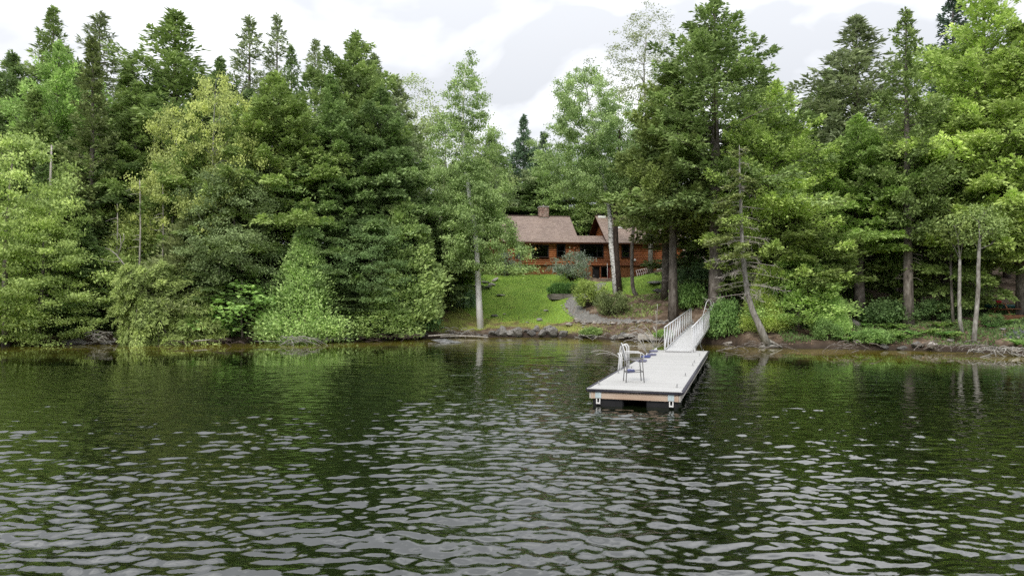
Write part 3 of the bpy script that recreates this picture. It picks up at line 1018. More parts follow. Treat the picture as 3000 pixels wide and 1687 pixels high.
def water_mat():
    m, nt, n, l, p = mat_new('lake_water')
    a = n.new('ShaderNodeAttribute'); a.attribute_name = 'shallow'
    f = noise(nt, 0.7, 5, 0.6, stretch=(0.5, 1.6, 1))
    mul = n.new('ShaderNodeMath'); mul.operation = 'MULTIPLY'
    mr = n.new('ShaderNodeMapRange'); mr.inputs['From Min'].default_value = 0.3; mr.inputs['From Max'].default_value = 0.7
    mr.inputs['To Min'].default_value = 0.35; mr.inputs['To Max'].default_value = 1.25
    l.new(f, mr.inputs['Value']); l.new(a.outputs['Fac'], mul.inputs[0]); l.new(mr.outputs[0], mul.inputs[1])
    c = ramp(nt, mul.outputs[0], [(0.0, (0.004, 0.0065, 0.002)), (0.3, (0.045, 0.045, 0.008)), (0.65, (0.15, 0.13, 0.02)), (1.0, (0.22, 0.18, 0.03))])
    l.new(c, p.inputs['Base Color'])
    p.inputs['Roughness'].default_value = 0.015
    p.inputs['IOR'].default_value = 2.0
    p.inputs['Specular IOR Level'].default_value = 0.5
    b1 = noise(nt, 5.0, 5, 0.6, stretch=(0.5, 1.5, 1), dist=0.6)
    b2 = noise(nt, 14.0, 3, 0.55, stretch=(0.6, 1.4, 1))
    ad = n.new('ShaderNodeMath'); ad.operation = 'MULTIPLY_ADD'
    l.new(b2, ad.inputs[0]); ad.inputs[1].default_value = 0.45; l.new(b1, ad.inputs[2])
    ga = n.new('ShaderNodeAttribute'); ga.attribute_name = 'gain'
    st = n.new('ShaderNodeMath'); st.operation = 'MULTIPLY'; st.inputs[1].default_value = 0.05
    l.new(ga.outputs['Fac'], st.inputs[0])
    bp = n.new('ShaderNodeBump'); bp.inputs['Distance'].default_value = 0.05
    l.new(st.outputs[0], bp.inputs['Strength']); l.new(ad.outputs[0], bp.inputs['Height'])
    l.new(bp.outputs[0], p.inputs['Normal'])
    return m


M['water'] = water_mat()
link('lake_water', mesh_np('lake_water', PV, PF, True, {'shallow': ('POINT', shallow), 'gain': ('POINT', np.clip(wave_gain(PV[:, 0], PV[:, 1]), 0, 1.3))}), M['water'], kind='structure')


# ------------------------------------------------------------------ placing trees
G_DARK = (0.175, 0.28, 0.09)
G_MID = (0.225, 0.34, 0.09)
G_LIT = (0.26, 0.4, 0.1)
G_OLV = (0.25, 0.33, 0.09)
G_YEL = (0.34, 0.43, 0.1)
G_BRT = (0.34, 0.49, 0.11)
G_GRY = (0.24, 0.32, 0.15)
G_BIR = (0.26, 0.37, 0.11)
KINDNAME = {'hemlock': 'hemlock_tree', 'wispy': 'hemlock_tree', 'spruce': 'spruce_tree', 'larch': 'larch_tree', 'cedar': 'cedar_tree', 'maple': 'maple_tree',
            'birch': 'birch_tree', 'sparse': 'poplar_tree', 'sapling': 'maple_sapling'}
_rt = random.Random(7)


def plant(key, px, top, hw, label, Y=None, base=None, col=G_MID, group='trees of the wooded shore', rz=None, bark=None, tk=1.0, mat='needle', name=None, cat='tree', gain=1.0):
    """A tree whose trunk stands at pixel column px (on the ground at depth Y, or where pixel row base meets the ground) and whose top is at row top."""
    tm, lm, cm, h, R = PROTO[key]
    if base is not None:
        g = on_ground(px, base)
        x, y, z = g
    else:
        y = Y
        x = at(px, CY, Y).x
        z = gz(x, y)
    topz = at(px, top, y).z
    sz = (topz - z) / h
    sr = hw / FPX * y / (R * 0.8)
    kind = key.split('_')[0]
    t = thing(name or KINDNAME[kind], label, cat, (x, y, z - 0.05), _rt.uniform(0, 6.28) if rz is None else rz, group)
    t.scale = (sr, sr, sz)
    tr = link('trunk', tm, None, t)
    tr.scale = (tk, tk, 1)
    if len(tm.materials) == 0:
        tm.materials.append(M['bark'])
    if bark:
        tr.material_slots[0].link = 'OBJECT'
        tr.material_slots[0].material = M[bark]
    if lm is not None:
        link('limbs', lm, M['bark'], t, kind='stuff')
    cr = link('crown', cm, None, t)
    if len(cm.materials) == 0:
        cm.materials.append(M[mat])
    j = _rt.uniform(0.88, 1.12) * (1.35 if kind == 'cedar' else 1.0)
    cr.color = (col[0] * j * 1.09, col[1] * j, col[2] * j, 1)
    return t


SKY_G = 'conifers along the skyline'
T = plant
# back row on the left, tops against the sky
T('wispy_a', 148, 20, 144, 'tall wispy hemlock with the highest top at the far left of the skyline', Y=66, col=G_MID, group=SKY_G)
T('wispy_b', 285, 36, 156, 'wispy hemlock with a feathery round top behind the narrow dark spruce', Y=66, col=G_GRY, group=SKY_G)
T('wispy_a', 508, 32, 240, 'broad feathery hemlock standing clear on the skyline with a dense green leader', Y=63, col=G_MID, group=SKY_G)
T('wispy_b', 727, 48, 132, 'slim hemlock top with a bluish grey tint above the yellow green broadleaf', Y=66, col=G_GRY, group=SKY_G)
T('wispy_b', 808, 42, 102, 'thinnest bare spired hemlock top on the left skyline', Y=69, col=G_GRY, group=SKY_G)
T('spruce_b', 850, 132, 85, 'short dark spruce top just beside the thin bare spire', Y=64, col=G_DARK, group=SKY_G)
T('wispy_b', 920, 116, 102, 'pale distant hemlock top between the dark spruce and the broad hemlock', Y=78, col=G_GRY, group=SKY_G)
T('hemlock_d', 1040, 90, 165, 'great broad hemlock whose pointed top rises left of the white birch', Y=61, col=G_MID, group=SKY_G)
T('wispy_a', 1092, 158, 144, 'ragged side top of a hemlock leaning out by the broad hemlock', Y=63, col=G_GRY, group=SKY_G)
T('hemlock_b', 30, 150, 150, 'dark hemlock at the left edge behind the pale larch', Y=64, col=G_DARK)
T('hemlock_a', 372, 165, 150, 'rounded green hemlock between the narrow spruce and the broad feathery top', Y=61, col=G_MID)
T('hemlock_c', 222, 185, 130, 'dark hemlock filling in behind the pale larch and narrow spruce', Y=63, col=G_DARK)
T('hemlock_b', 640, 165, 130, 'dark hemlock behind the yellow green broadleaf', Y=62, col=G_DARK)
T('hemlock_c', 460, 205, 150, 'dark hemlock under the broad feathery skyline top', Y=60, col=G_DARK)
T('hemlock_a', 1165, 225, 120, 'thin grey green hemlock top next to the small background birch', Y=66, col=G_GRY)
# middle rows on the left
T('larch', 165, 118, 170, 'pale bright green larch with soft plumes near the left edge', Y=58, col=(0.28, 0.46, 0.11), group='larches')
T('spruce_a', 266, 108, 120, 'narrow olive spruce with its bare grey trunk showing in the left forest', Y=53, col=(0.18, 0.25, 0.075))
T('hemlock_c', 95, 260, 150, 'mid green hemlock below the pale larch at the left edge', Y=54, col=G_MID)
T('hemlock_a', 395, 235, 170, 'leafy green hemlock in the middle of the left forest behind the dead trunk', Y=56, col=G_MID)
T('hemlock_d', 800, 205, 185, 'big hemlock with bright yellow green tips and a clear grey trunk', Y=54, col=(0.25, 0.37, 0.09), base=None, group='hemlocks with drooping sprays')
T('hemlock_a', 968, 215, 160, 'deep green hemlock to the left of the white birch with dark hollows', Y=55, col=(0.21, 0.34, 0.095), group='hemlocks with drooping sprays')
T('hemlock_b', 1115, 255, 170, 'dark hemlock with heavy drooping limbs close to the white birch', Y=57.5, col=G_DARK, group='hemlocks with drooping sprays')
T('hemlock_c', 560, 300, 150, 'shaded hemlock standing below the yellow green broadleaf', Y=53, col=G_MID)
T('hemlock_c', 690, 330, 130, 'hemlock between the yellow green broadleaf and the big hemlock', Y=55, col=G_MID)
T('maple_b', 630, 208, 130, 'yellow green broadleaf with pale forking limbs high in the left forest', Y=51.5, col=G_YEL, bark='bark_pale', mat='leaf', rz=0.6, group='broadleaf trees of the wooded shore')
T('maple_b', 500, 310, 105, 'yellow green spreading limb of broadleaf with bare white twigs', Y=52, col=G_YEL, bark='bark_pale', mat='leaf', rz=2.6, group='broadleaf trees of the wooded shore')
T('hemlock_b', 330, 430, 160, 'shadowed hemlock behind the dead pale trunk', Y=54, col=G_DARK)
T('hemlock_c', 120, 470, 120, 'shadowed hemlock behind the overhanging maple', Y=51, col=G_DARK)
# front row on the left
T('maple_low', 20, 385, 200, 'bright green maple overhanging the water at the far left edge', Y=45.9, col=G_BRT, mat='leaf', group='broadleaf trees of the wooded shore', rz=1.2)
T('maple_low', 110, 640, 165, 'low drooping maple with leaves touching the lake at far left', Y=46.6, col=G_BRT, mat='leaf', group='broadleaf trees of the wooded shore')
T('cedar_b', 310, 590, 110, 'olive cedar behind the forked dead branch', Y=53.5, col=G_OLV, group='cedars of the shore')
T('cedar_b', 480, 510, 115, 'olive cedar with a slim dead spire beside the pale dead trunk', Y=54, col=G_OLV, group='cedars of the shore')
T('cedar_a', 400, 610, 120, 'olive cedar below the pale dead trunk', Y=53.2, col=G_OLV, group='cedars of the shore')
T('cedar_b', 560, 640, 110, 'dark olive cedar behind the leaning hemlock', Y=50.5, col=(0.144, 0.188, 0.065), group='cedars of the shore')
T('hemlock_c', 240, 640, 110, 'low dark hemlock in the shade beside the overhanging maple', Y=49.5, col=G_DARK)
T('maple_a', 690, 470, 150, 'grey green leafy tree in front of the big hemlock with a slim trunk', Y=50.5, col=(0.180, 0.270, 0.094), mat='leaf', group='broadleaf trees of the wooded shore')
T('hemlock_b', 640, 690, 110, 'low dark hemlock behind the bright maple sapling', Y=50.5, col=G_DARK)
T('sapling', 712, 800, 75, 'bright lime green maple sapling beside the conical cedar', Y=49.3, col=(0.25, 0.45, 0.09), mat='leaf', group='saplings')
T('sapling', 590, 880, 60, 'small green maple sapling under the slim dark trunk', Y=48.9, col=(0.216, 0.447, 0.088), mat='leaf', group='saplings')
T('cedar_c', 893, 690, 125, 'conical yellow green cedar standing on the waterline', Y=50.6, col=(0.235, 0.37, 0.1), group='cedars of the shore')
T('hemlock_b', 985, 600, 150, 'dark layered hemlock behind the conical cedar', Y=53.5, col=G_DARK)
T('maple_a', 1085, 640, 130, 'dense mid green broadleaf thicket next to the lawn', Y=53, col=(0.168, 0.294, 0.088), mat='leaf', group='broadleaf trees of the wooded shore')
T('cedar_a', 1180, 590, 105, 'tall dark green cedar at the corner of the lawn', Y=54.8, col=G_MID, group='cedars of the shore')
T('hemlock_c', 1000, 790, 95, 'low shaded hemlock at the water between conical cedar and thicket', Y=52.0, col=G_DARK)
T('cedar_a', 1120, 820, 90, 'short dark cedar at the water below the thicket', Y=52.6, col=G_MID, group='cedars of the shore')
T('hemlock_c', 1262, 610, 105, 'layered dark hemlock at the edge of the lawn', Y=59, col=G_DARK)
T('hemlock_b', 1215, 690, 100, 'low dark hemlock spreading over the lawn edge', Y=56.5, col=G_MID)
T('hemlock_c', 1330, 640, 80, 'small hemlock behind the white birch trunk', Y=66, col=G_MID)
# behind the lawn and the house
T('birch_a', 1205, 220, 120, 'sparse birch top far behind between hemlock and white birch', Y=72, col=G_BIR, mat='leaf', bark='birch', group='broadleaf trees behind the house')
T('maple_b', 1290, 330, 140, 'yellow green broadleaf behind the white birch', Y=84, col=(0.216, 0.306, 0.088), mat='leaf', group='broadleaf trees behind the house')
T('hemlock_c', 1535, 335, 85, 'dark pointed conifer in the sky gap beyond the house', Y=100, col=(0.108, 0.188, 0.103))
T('hemlock_c', 1592, 385, 75, 'smaller dark conifer in the sky gap beside the pointed one', Y=102, col=(0.120, 0.200, 0.112))
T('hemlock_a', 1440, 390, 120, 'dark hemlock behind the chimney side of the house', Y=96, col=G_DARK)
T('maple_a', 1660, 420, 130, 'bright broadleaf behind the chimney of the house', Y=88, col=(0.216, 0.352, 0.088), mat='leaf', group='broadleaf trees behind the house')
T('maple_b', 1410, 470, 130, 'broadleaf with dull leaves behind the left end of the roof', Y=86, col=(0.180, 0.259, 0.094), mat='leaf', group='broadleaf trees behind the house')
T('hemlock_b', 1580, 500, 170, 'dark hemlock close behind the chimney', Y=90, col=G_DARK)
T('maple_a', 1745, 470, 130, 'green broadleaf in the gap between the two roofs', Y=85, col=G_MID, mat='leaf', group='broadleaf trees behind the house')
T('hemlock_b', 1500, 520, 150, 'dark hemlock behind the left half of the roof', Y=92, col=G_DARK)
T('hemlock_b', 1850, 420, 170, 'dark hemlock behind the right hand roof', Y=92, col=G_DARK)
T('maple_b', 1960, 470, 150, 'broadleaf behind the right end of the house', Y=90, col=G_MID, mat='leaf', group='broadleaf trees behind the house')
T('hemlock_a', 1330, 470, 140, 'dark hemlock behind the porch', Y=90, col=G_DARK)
# right of the lawn
T('sparse_leafy', 1905, 22, 145, 'tall airy poplar with thin silver foliage against the sky', Y=74, col=(0.240, 0.306, 0.147), mat='leaf', bark='bark_pale', group='broadleaf trees behind the house')
T('hemlock_open', 2098, -14, 215, 'tallest hemlock with long open limbs against the sky above the gangway', base=936, tk=1.9, col=(0.2, 0.31, 0.085), group='hemlocks with drooping sprays', rz=0.4)
T('spruce_d', 1972, 185, 140, 'olive mossy spruce with a dense crown in front of the house end', base=934, tk=1.25, col=(0.21, 0.3, 0.07), rz=1.0)
T('spruce_b', 1951, 330, 105, 'second spruce close behind the olive mossy spruce', base=872, tk=1.4, col=(0.168, 0.211, 0.059))
T('hemlock_b', 2210, 330, 170, 'dark green hemlock behind the leaning half dead spruce', Y=53, col=G_LIT)
T('larch', 2275, 235, 175, 'soft yellow green larch behind the leaning half dead spruce', Y=47.5, col=(0.34, 0.5, 0.1), group='larches')
T('spruce_c', 2330, 560, 150, 'low green fir with layered sprays behind the round cedar', Y=47.5, col=(0.24, 0.35, 0.085))
T('hemlock_c', 2075, 600, 120, 'shaded hemlock between the house end and the leaning spruce', Y=58, col=G_DARK)
T('hemlock_c', 2150, 700, 100, 'dark young hemlock beside the thick trunk by the gangway', Y=54, col=G_DARK)
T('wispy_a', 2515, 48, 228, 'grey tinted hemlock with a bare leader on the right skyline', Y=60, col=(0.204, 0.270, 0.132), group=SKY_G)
T('hemlock_d', 2518, 330, 165, 'yellow green hemlock with drooping sprays over a thick bare trunk', base=938, tk=1.75, col=(0.28, 0.44, 0.1), group='hemlocks with drooping sprays')
T('spruce_b', 2662, 24, 125, 'tall spruce with tiered limbs and visible trunk on the right', base=952, tk=1.3, col=(0.19, 0.29, 0.075))
T('spruce_b', 2800, -40, 130, 'dark blue green spruce top behind the bright larch at upper right', Y=64, col=(0.072, 0.129, 0.082))
T('larch', 2890, -70, 250, 'huge light green larch filling the upper right corner', Y=47, col=(0.36, 0.52, 0.11), group='larches')
T('hemlock_b', 2990, 60, 210, 'light green hemlock at the right edge with long drooping sprays', Y=44.5, col=(0.33, 0.47, 0.105), group='hemlocks with drooping sprays')
T('hemlock_c', 2770, 330, 150, 'olive hemlock mass behind the pale trunks on the right', Y=47, col=(0.21, 0.32, 0.075), group='hemlocks with drooping sprays')
T('hemlock_b', 2620, 420, 150, 'shaded hemlock between the two bare trunks on the right', Y=55, col=G_LIT)
T('hemlock_c', 2420, 420, 140, 'deep green hemlock behind the round cedar', Y=54, col=G_LIT)
T('hemlock_b', 2740, 520, 140, 'shaded hemlock at the back of the right hand wood', Y=58, col=G_DARK)
T('hemlock_b', 2880, 480, 150, 'dark hemlock beyond the picnic table', Y=58, col=G_DARK)
T('hemlock_b', 2430, 200, 130, 'dull green hemlock behind the yellow green larch', Y=62, col=G_LIT)
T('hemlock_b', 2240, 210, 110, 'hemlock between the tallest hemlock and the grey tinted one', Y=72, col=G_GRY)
T('hemlock_b', 2950, 330, 150, 'dark hemlock deep in the wood at the right edge', Y=62, col=G_DARK)
T('cedar_b', 2340, 745, 98, 'round bright green cedar on a short trunk at the waterline', Y=46.0, col=(0.252, 0.411, 0.088), group='cedars of the shore')
T('cedar_c', 2232, 800, 60, 'bushy yellow green cedar behind the foot of the leaning spruce', Y=46.3, col=(0.288, 0.400, 0.073), group='cedars of the shore')
T('cedar_c', 2432, 800, 44, 'green cedar mass at the right of the round cedar', Y=45.2, col=(0.240, 0.400, 0.088), group='cedars of the shore')
# ------------------------------------------------------------------ trees built along their own trunks
def px_path(pts, Y, base, dy=None):
    """Trunk points (pixel x, y) at depth Y, relative to base."""
    out = []
    for i, (px, py) in enumerate(pts):
        v = at(px, py, Y + (dy[i] if dy else 0)) - base
        out.append(tuple(v))
    return out


def own_tree(name, label, pts, rad_px, base_py, kw, col, bark, mat='leaf', group=None, Y=None, h_top=None, dy=None):
    g = on_ground(pts[0][0], base_py) if Y is None else Vector((at(pts[0][0], CY, Y).x, Y, gz(at(pts[0][0], CY, Y).x, Y)))
    path = px_path(pts, g.y, g, dy)
    path[0] = (path[0][0], path[0][1], -0.35)
    rad = [r / FPX * g.y for r in rad_px]
    h = at(pts[-1][0], h_top, g.y).z - g.z
    kw = dict(kw)
    kw['R'] = kw.pop('hw') / FPX * g.y
    tm, cm = leafy(h=h, path=path, rad=rad, **kw)
    t = thing(name, label, 'tree', g, 0, group)
    link('trunk', tm, M[bark], t)
    c = link('crown', cm, M[mat], t)
    c.color = (*col, 1)
    return t


own_tree('birch_tree', 'white barked birch standing alone at the front of the lawn', [(1408, 962), (1403, 880), (1397, 740), (1389, 660), (1376, 590), (1364, 470), (1355, 400), (1358, 300), (1364, 190)],
         [11.5, 9, 7.5, 6.5, 6, 5, 4, 2.6, 1.2], 961, dict(seed=101, hw=168, cb=0.2, pc=0.3, pl=0.55, ncl=540, per=165, ls=0.165, cl=0.52, lump=0.34, thin_top=0.35, top_narrow=0.62), G_BIR, 'birch', group='birches by the lawn', h_top=150)
own_tree('birch_tree', 'mottled birch with leaning fork and white bark beside the dark trunk', [(1806, 858), (1800, 790), (1791, 720), (1788, 650), (1782, 580), (1768, 530), (1748, 420), (1728, 310), (1712, 230)],
         [11, 8.8, 7.6, 6.8, 6, 5, 3.8, 2.5, 1.2], 858, dict(seed=102, hw=190, cb=0.4, ncl=460, per=165, ls=0.16, cl=0.5, lump=0.4, thin_top=0.3), (0.27, 0.38, 0.125), 'birch_old', mat='leaf', group='birches by the lawn', h_top=195)
own_tree('maple_tree', 'dark barked broadleaf trunk right behind the mottled birch', [(1815, 858), (1808, 780), (1804, 700), (1803, 620), (1806, 540), (1812, 470), (1815, 380)],
         [11, 8.5, 7.5, 7, 6, 5, 3], 857, dict(seed=103, hw=150, cb=0.5, ncl=210, per=80, ls=0.15, cl=0.6, lump=0.4), (0.216, 0.329, 0.103), 'bark_dark', group='broadleaf trees behind the house', h_top=300)
own_tree('maple_tree', 'slender crooked tree with a swept curved foot on the lawn', [(1872, 862), (1858, 856), (1853, 836), (1851, 790), (1852, 720), (1856, 660), (1858, 610)],
         [6.5, 6, 5.6, 5.2, 5, 4.4, 3.5], 862, dict(seed=104, hw=60, cb=0.82, ncl=60, per=70, ls=0.15, cl=0.6), (0.192, 0.282, 0.088), 'bark', group='broadleaf trees behind the house', h_top=500)
# pale trunks at the edge of the right hand wood
own_tree('maple_tree', 'grey white trunked tree with spreading roots at the bank, near the gravel', [(2852, 1003), (2856, 960), (2862, 900), (2866, 840), (2866, 790), (2870, 700)],
         [8, 6.5, 6, 5.5, 5, 4], 1004, dict(seed=105, hw=95, cb=0.72, ncl=30, per=80, ls=0.15, cl=0.6), (0.24, 0.335, 0.085), 'bark_pale', group='pale trunked trees on the right', h_top=590)
own_tree('maple_tree', 'pale grey trunk curving at its foot next to the thin brown stem', [(2822, 975), (2812, 940), (2810, 880), (2811, 830), (2812, 760)],
         [6, 5.5, 5, 4.6, 4], 975, dict(seed=106, hw=80, cb=0.7, ncl=26, per=80, ls=0.15, cl=0.6), (0.24, 0.32, 0.08), 'bark_pale', group='pale trunked trees on the right', h_top=600)
own_tree('maple_tree', 'thin brown stem left of the pale grey curved trunk', [(2793, 950), (2790, 900), (2787, 830), (2785, 760)],
         [4.5, 4, 3.8, 3.3], 948, dict(seed=107, hw=70, cb=0.55, ncl=50, per=70, ls=0.15, cl=0.6), (0.23, 0.31, 0.08), 'bark', group='pale trunked trees on the right', h_top=600)
own_tree('maple_tree', 'slim straight stem between the tall spruce and brown stem', [(2706, 935), (2704, 880), (2701, 820), (2700, 760)],
         [4, 3.6, 3.3, 3], 935, dict(seed=108, hw=70, cb=0.55, ncl=50, per=70, ls=0.15, cl=0.6), (0.22, 0.31, 0.08), 'bark', group='pale trunked trees on the right', h_top=600)

# the leaning, half dead spruce over the water
g = Vector((at_z(2245, 1013, 0.12).x, at_z(2245, 1013, 0.12).y, 0.0))
pts = [(2247, 1010), (2230, 965), (2205, 910), (2190, 860), (2182, 800), (2176, 740), (2172, 660), (2169, 580), (2167, 500), (2166, 425)]
path = px_path(pts, g.y, g)
rs = np.random.RandomState(55)
t = thing('spruce_tree', 'half dead grey spruce leaning out from the waterline', 'tree', g, 0, 'leaning trees at the waterline')
wood = MB()
rad = [0.27, 0.22, 0.18, 0.165, 0.15, 0.135, 0.11, 0.085, 0.055, 0.015]
wood.tube(path, rad, 9)
wood.tube([(-0.5, -0.2, 0.05), (0, 0, 0.12), (0.75, -0.1, 0.08)], [0.06, 0.16, 0.05], 6)
wood.tube([(-0.35, 0.2, 0.05), (0.240, 0.235, 0.441), (0.9, -0.25, 0.05)], [0.05, 0.13, 0.04], 6)
P, D, Nn, L, W, Tt = [], [], [], [], [], []
PA = np.array(path)
dead_w = MB()
for i in range(92):
    z = rs.uniform(0.24, 0.985) * PA[-1, 2]
    c0 = np.array([np.interp(z, PA[:, 2], PA[:, 0]), np.interp(z, PA[:, 2], PA[:, 1]), z])
    a = rs.uniform(0, 6.28)
    ln = (0.4 + 2.3 * math.sin(min(1, (1 - z / PA[-1, 2]) * 1.25) * 1.5)) * rs.uniform(0.55, 1.05)
    dh = np.array([math.cos(a), math.sin(a), 0])
    tt = np.linspace(0, 1, 5)[:, None]
    cur = c0 + ln * (dh * tt + np.array([0, 0, 1]) * (0.05 * tt - 0.32 * tt ** 2 + 0.12 * tt ** 4))
    live = z > 5.2 and (math.cos(a) < 0.15 or z > 9) and rs.rand() < 0.8
    dead_w.tube(cur, [0.022, 0.02, 0.016, 0.011, 0.005], 4, cap=False)
    for k in range(int(5 + ln * 4)):
        q = cur[0] + (cur[-1] - cur[0]) * 0
        tk = rs.uniform(0.3, 1)
        q = np.array([np.interp(tk, tt[:, 0], cur[:, j]) for j in range(3)])
        e = q + norm(dh * 0.8 + rs.normal(0, 0.6, 3) + np.array([0, 0, -0.15])) * rs.uniform(0.15, 0.5)
        dead_w.tube([q, e], [0.012, 0.005], 3, cap=False)
    if live:
        n = int(150 * ln)
        tk = rs.uniform(0.3, 1, n)
        q = np.stack([np.interp(tk, tt[:, 0], cur[:, j]) for j in range(3)], 1)
        sd = np.cross(dh, [0, 0, 1])
        q = q + sd * (rs.uniform(-1, 1, n) * 0.3 * (1.1 - tk) * ln * 0.8)[:, None] + rs.normal(0, 0.05, (n, 3))
        P.append(q); D.append(dh + sd * rs.normal(0, 0.7, (n, 1)) + rs.normal(0, 0.3, (n, 3))); Nn.append(rs.normal(0, 0.5, (n, 3)) + [0, 0, 1])
        L.append(rs.uniform(0.13, 0.3, n)); W.append(rs.uniform(0.07, 0.12, n)); Tt.append(np.clip(rs.uniform(0.3, 0.8) + rs.normal(0, 0.15, n), 0, 1))
link('trunk', wood.mesh('trunk', True), M['bark_pale'], t)
link('dead_branch', dead_w.mesh('dead_branch'), M['dead'], t, kind='stuff')
C_ = np.concatenate
cr = link('crown', sprays('crown', C_(P), C_(D), C_(Nn), C_(L), C_(W), C_(Tt)), M['needle'], t)
cr.color = (0.235, 0.29, 0.085, 1)

# the hemlock leaning low over the water on the left
tm, lm, cm = conifer(77, 7.2, 3.9, 0.7, nb=150, dens=66, fl=0.27, fw=0.07, e_low=-20, e_top=15, droop=0.32, shape=0.5, tr=0.16, dead=6, gap=0.05)
g = Vector((at(520, CY, 48.6).x, 48.9, 0.25))
t = thing('hemlock_tree', 'low hemlock leaning over the lake below the forked dead branch', 'tree', g, 0, 'leaning trees at the waterline')
t.rotation_euler = (R_(18), R_(-34), 0.4)
t.scale = (1.0, 1.0, 0.86)
link('trunk', tm, M['bark'], t)
link('limbs', lm, M['bark'], t, kind='stuff')
c = link('crown', cm, M['needle'], t); c.color = (*(0.30, 0.385, 0.095), 1)
tm, lm, cm = conifer(78, 4.2, 1.7, 0.5, nb=80, dens=56, fl=0.27, fw=0.08, e_low=-20, e_top=15, droop=0.3, shape=0.5, tr=0.09, dead=3, gap=0.05)
g = Vector((at(555, CY, 48.2).x, 48.4, 0.2))
t = thing('hemlock_tree', 'short bright hemlock branch drooping to the lake next to the leaning hemlock', 'tree', g, 0, 'leaning trees at the waterline')
t.rotation_euler = (R_(25), R_(8), 1.4)
link('trunk', tm, M['bark'], t)
link('limbs', lm, M['bark'], t, kind='stuff')
c = link('crown', cm, M['needle'], t); c.color = (*(0.30, 0.40, 0.095), 1)


# dead standing trunks
def snag(label, px, top, bot, Y, w_px, seed, nb=16, lean=0):
    rs = np.random.RandomState(seed)
    b = at(px, bot, Y); tp_ = at(px + lean, top, Y)
    t = thing('dead_tree', label, 'dead tree', (b.x, b.y, gz(b.x, b.y)), 0, 'dead trunks in the left forest')
    z0, z1 = 0.0, tp_.z - gz(b.x, b.y)
    w = MB()
    r = w_px / FPX * Y / 2
    zz = np.linspace(-0.2, z1, 7)
    lx = (tp_.x - b.x)
    w.tube([(lx * max(z, 0) / z1 + 0.03 * math.sin(z), 0.03 * math.cos(z), z) for z in zz], [r * (1.2 - 0.85 * max(z, 0) / z1) for z in zz], 7)
    link('trunk', w.mesh('trunk', True), M['dead'], t)
    w = MB()
    for i in range(nb):
        z = rs.uniform(0.35, 0.98) * z1
        a = rs.uniform(0, 6.28); ln = rs.uniform(0.2, 1.0)
        p0 = np.array([lx * z / z1, 0, z]); d = np.array([math.cos(a), math.sin(a), rs.uniform(-0.25, 0.2)])
        w.tube([p0, p0 + d * ln * 0.6, p0 + d * ln + np.array([0, 0, -0.1 * ln])], [0.02, 0.014, 0.006], 3, cap=False)
    link('dead_branch', w.mesh('dead_branch'), M['dead'], t, kind='stuff')


snag('tall pale dead trunk in front of the olive cedars', 411, 528, 780, 50.4, 7, 1, nb=26)
snag('short pale dead trunk left of the tall pale one', 344, 598, 700, 51.2, 7, 2, nb=10)
snag('thin dead spire rising from the olive cedar', 478, 540, 720, 50.2, 6, 3, nb=26)
snag('broken mossy dead trunk beside the overhanging maple', 150, 425, 720, 49.5, 12, 4, nb=18)
snag('slim dark bare stem beside the small green sapling', 640, 770, 960, 49.2, 9, 5, nb=5, lean=4)
# the forked dead branch
rs = np.random.RandomState(9)
b = at(390, 800, 48.5)
t = thing('dead_branch', 'forked bare white dead branch sticking up behind the leaning hemlock', 'dead branch', (b.x, b.y, gz(b.x, b.y)), 0)
w = MB()
o = Vector((b.x, b.y, gz(b.x, b.y)))
main = [at(px, py, 48.5) - o for px, py in ((400, 860), (385, 800), (360, 770), (340, 745), (320, 730), (308, 727))]
w.tube(main, [0.07, 0.06, 0.055, 0.04, 0.03, 0.015], 6)
link('limb', w.mesh('limb', True), M['dead'], t)
for pp in (((345, 750), (355, 720), (352, 690), (346, 682)), ((355, 765), (330, 768), (300, 760), (290, 758)), ((352, 722), (364, 700), (362, 684))):
    w = MB()
    w.tube([at(px, py, 48.5) - o for px, py in pp], [0.035, 0.028, 0.02, 0.01][:len(pp)], 5)
    link('fork', w.mesh('fork', True), M['dead'], t)


# ------------------------------------------------------------------ bushes, ferns
def bush(i, px, base_py, w_px, h_px, col, label, name='bush', group='bushes about the lawn', Y=None, mat='leaf', cat='bush'):
    if Y is None:
        g = on_ground(px, base_py)
    else:
        x = at(px, CY, Y).x
        g = Vector((x, Y, gz(x, Y)))
    st, fo = SHRUBS[i]
    h0, R0 = ((1.8, 1.3), (1.5, 1.2), (1.2, 1.1))[i]
    t = thing(name, label, cat, g - Vector((0, 0, 0.04)), _rt.uniform(0, 6.28), group)
    sr = w_px / 2 / FPX * g.y / (R0 * 1.05)
    t.scale = (sr, sr, h_px / FPX * g.y / h0)
    if not st.materials:
        st.materials.append(M['bark_dark'])
    if not fo.materials:
        fo.materials.append(M['leaf'])
    link('stem', st, None, t)
    f = link('foliage', fo, None, t)
    f.color = (*col, 1)
    if mat != 'leaf':
        f.material_slots[0].link = 'OBJECT'
        f.material_slots[0].material = M[mat]
    return t


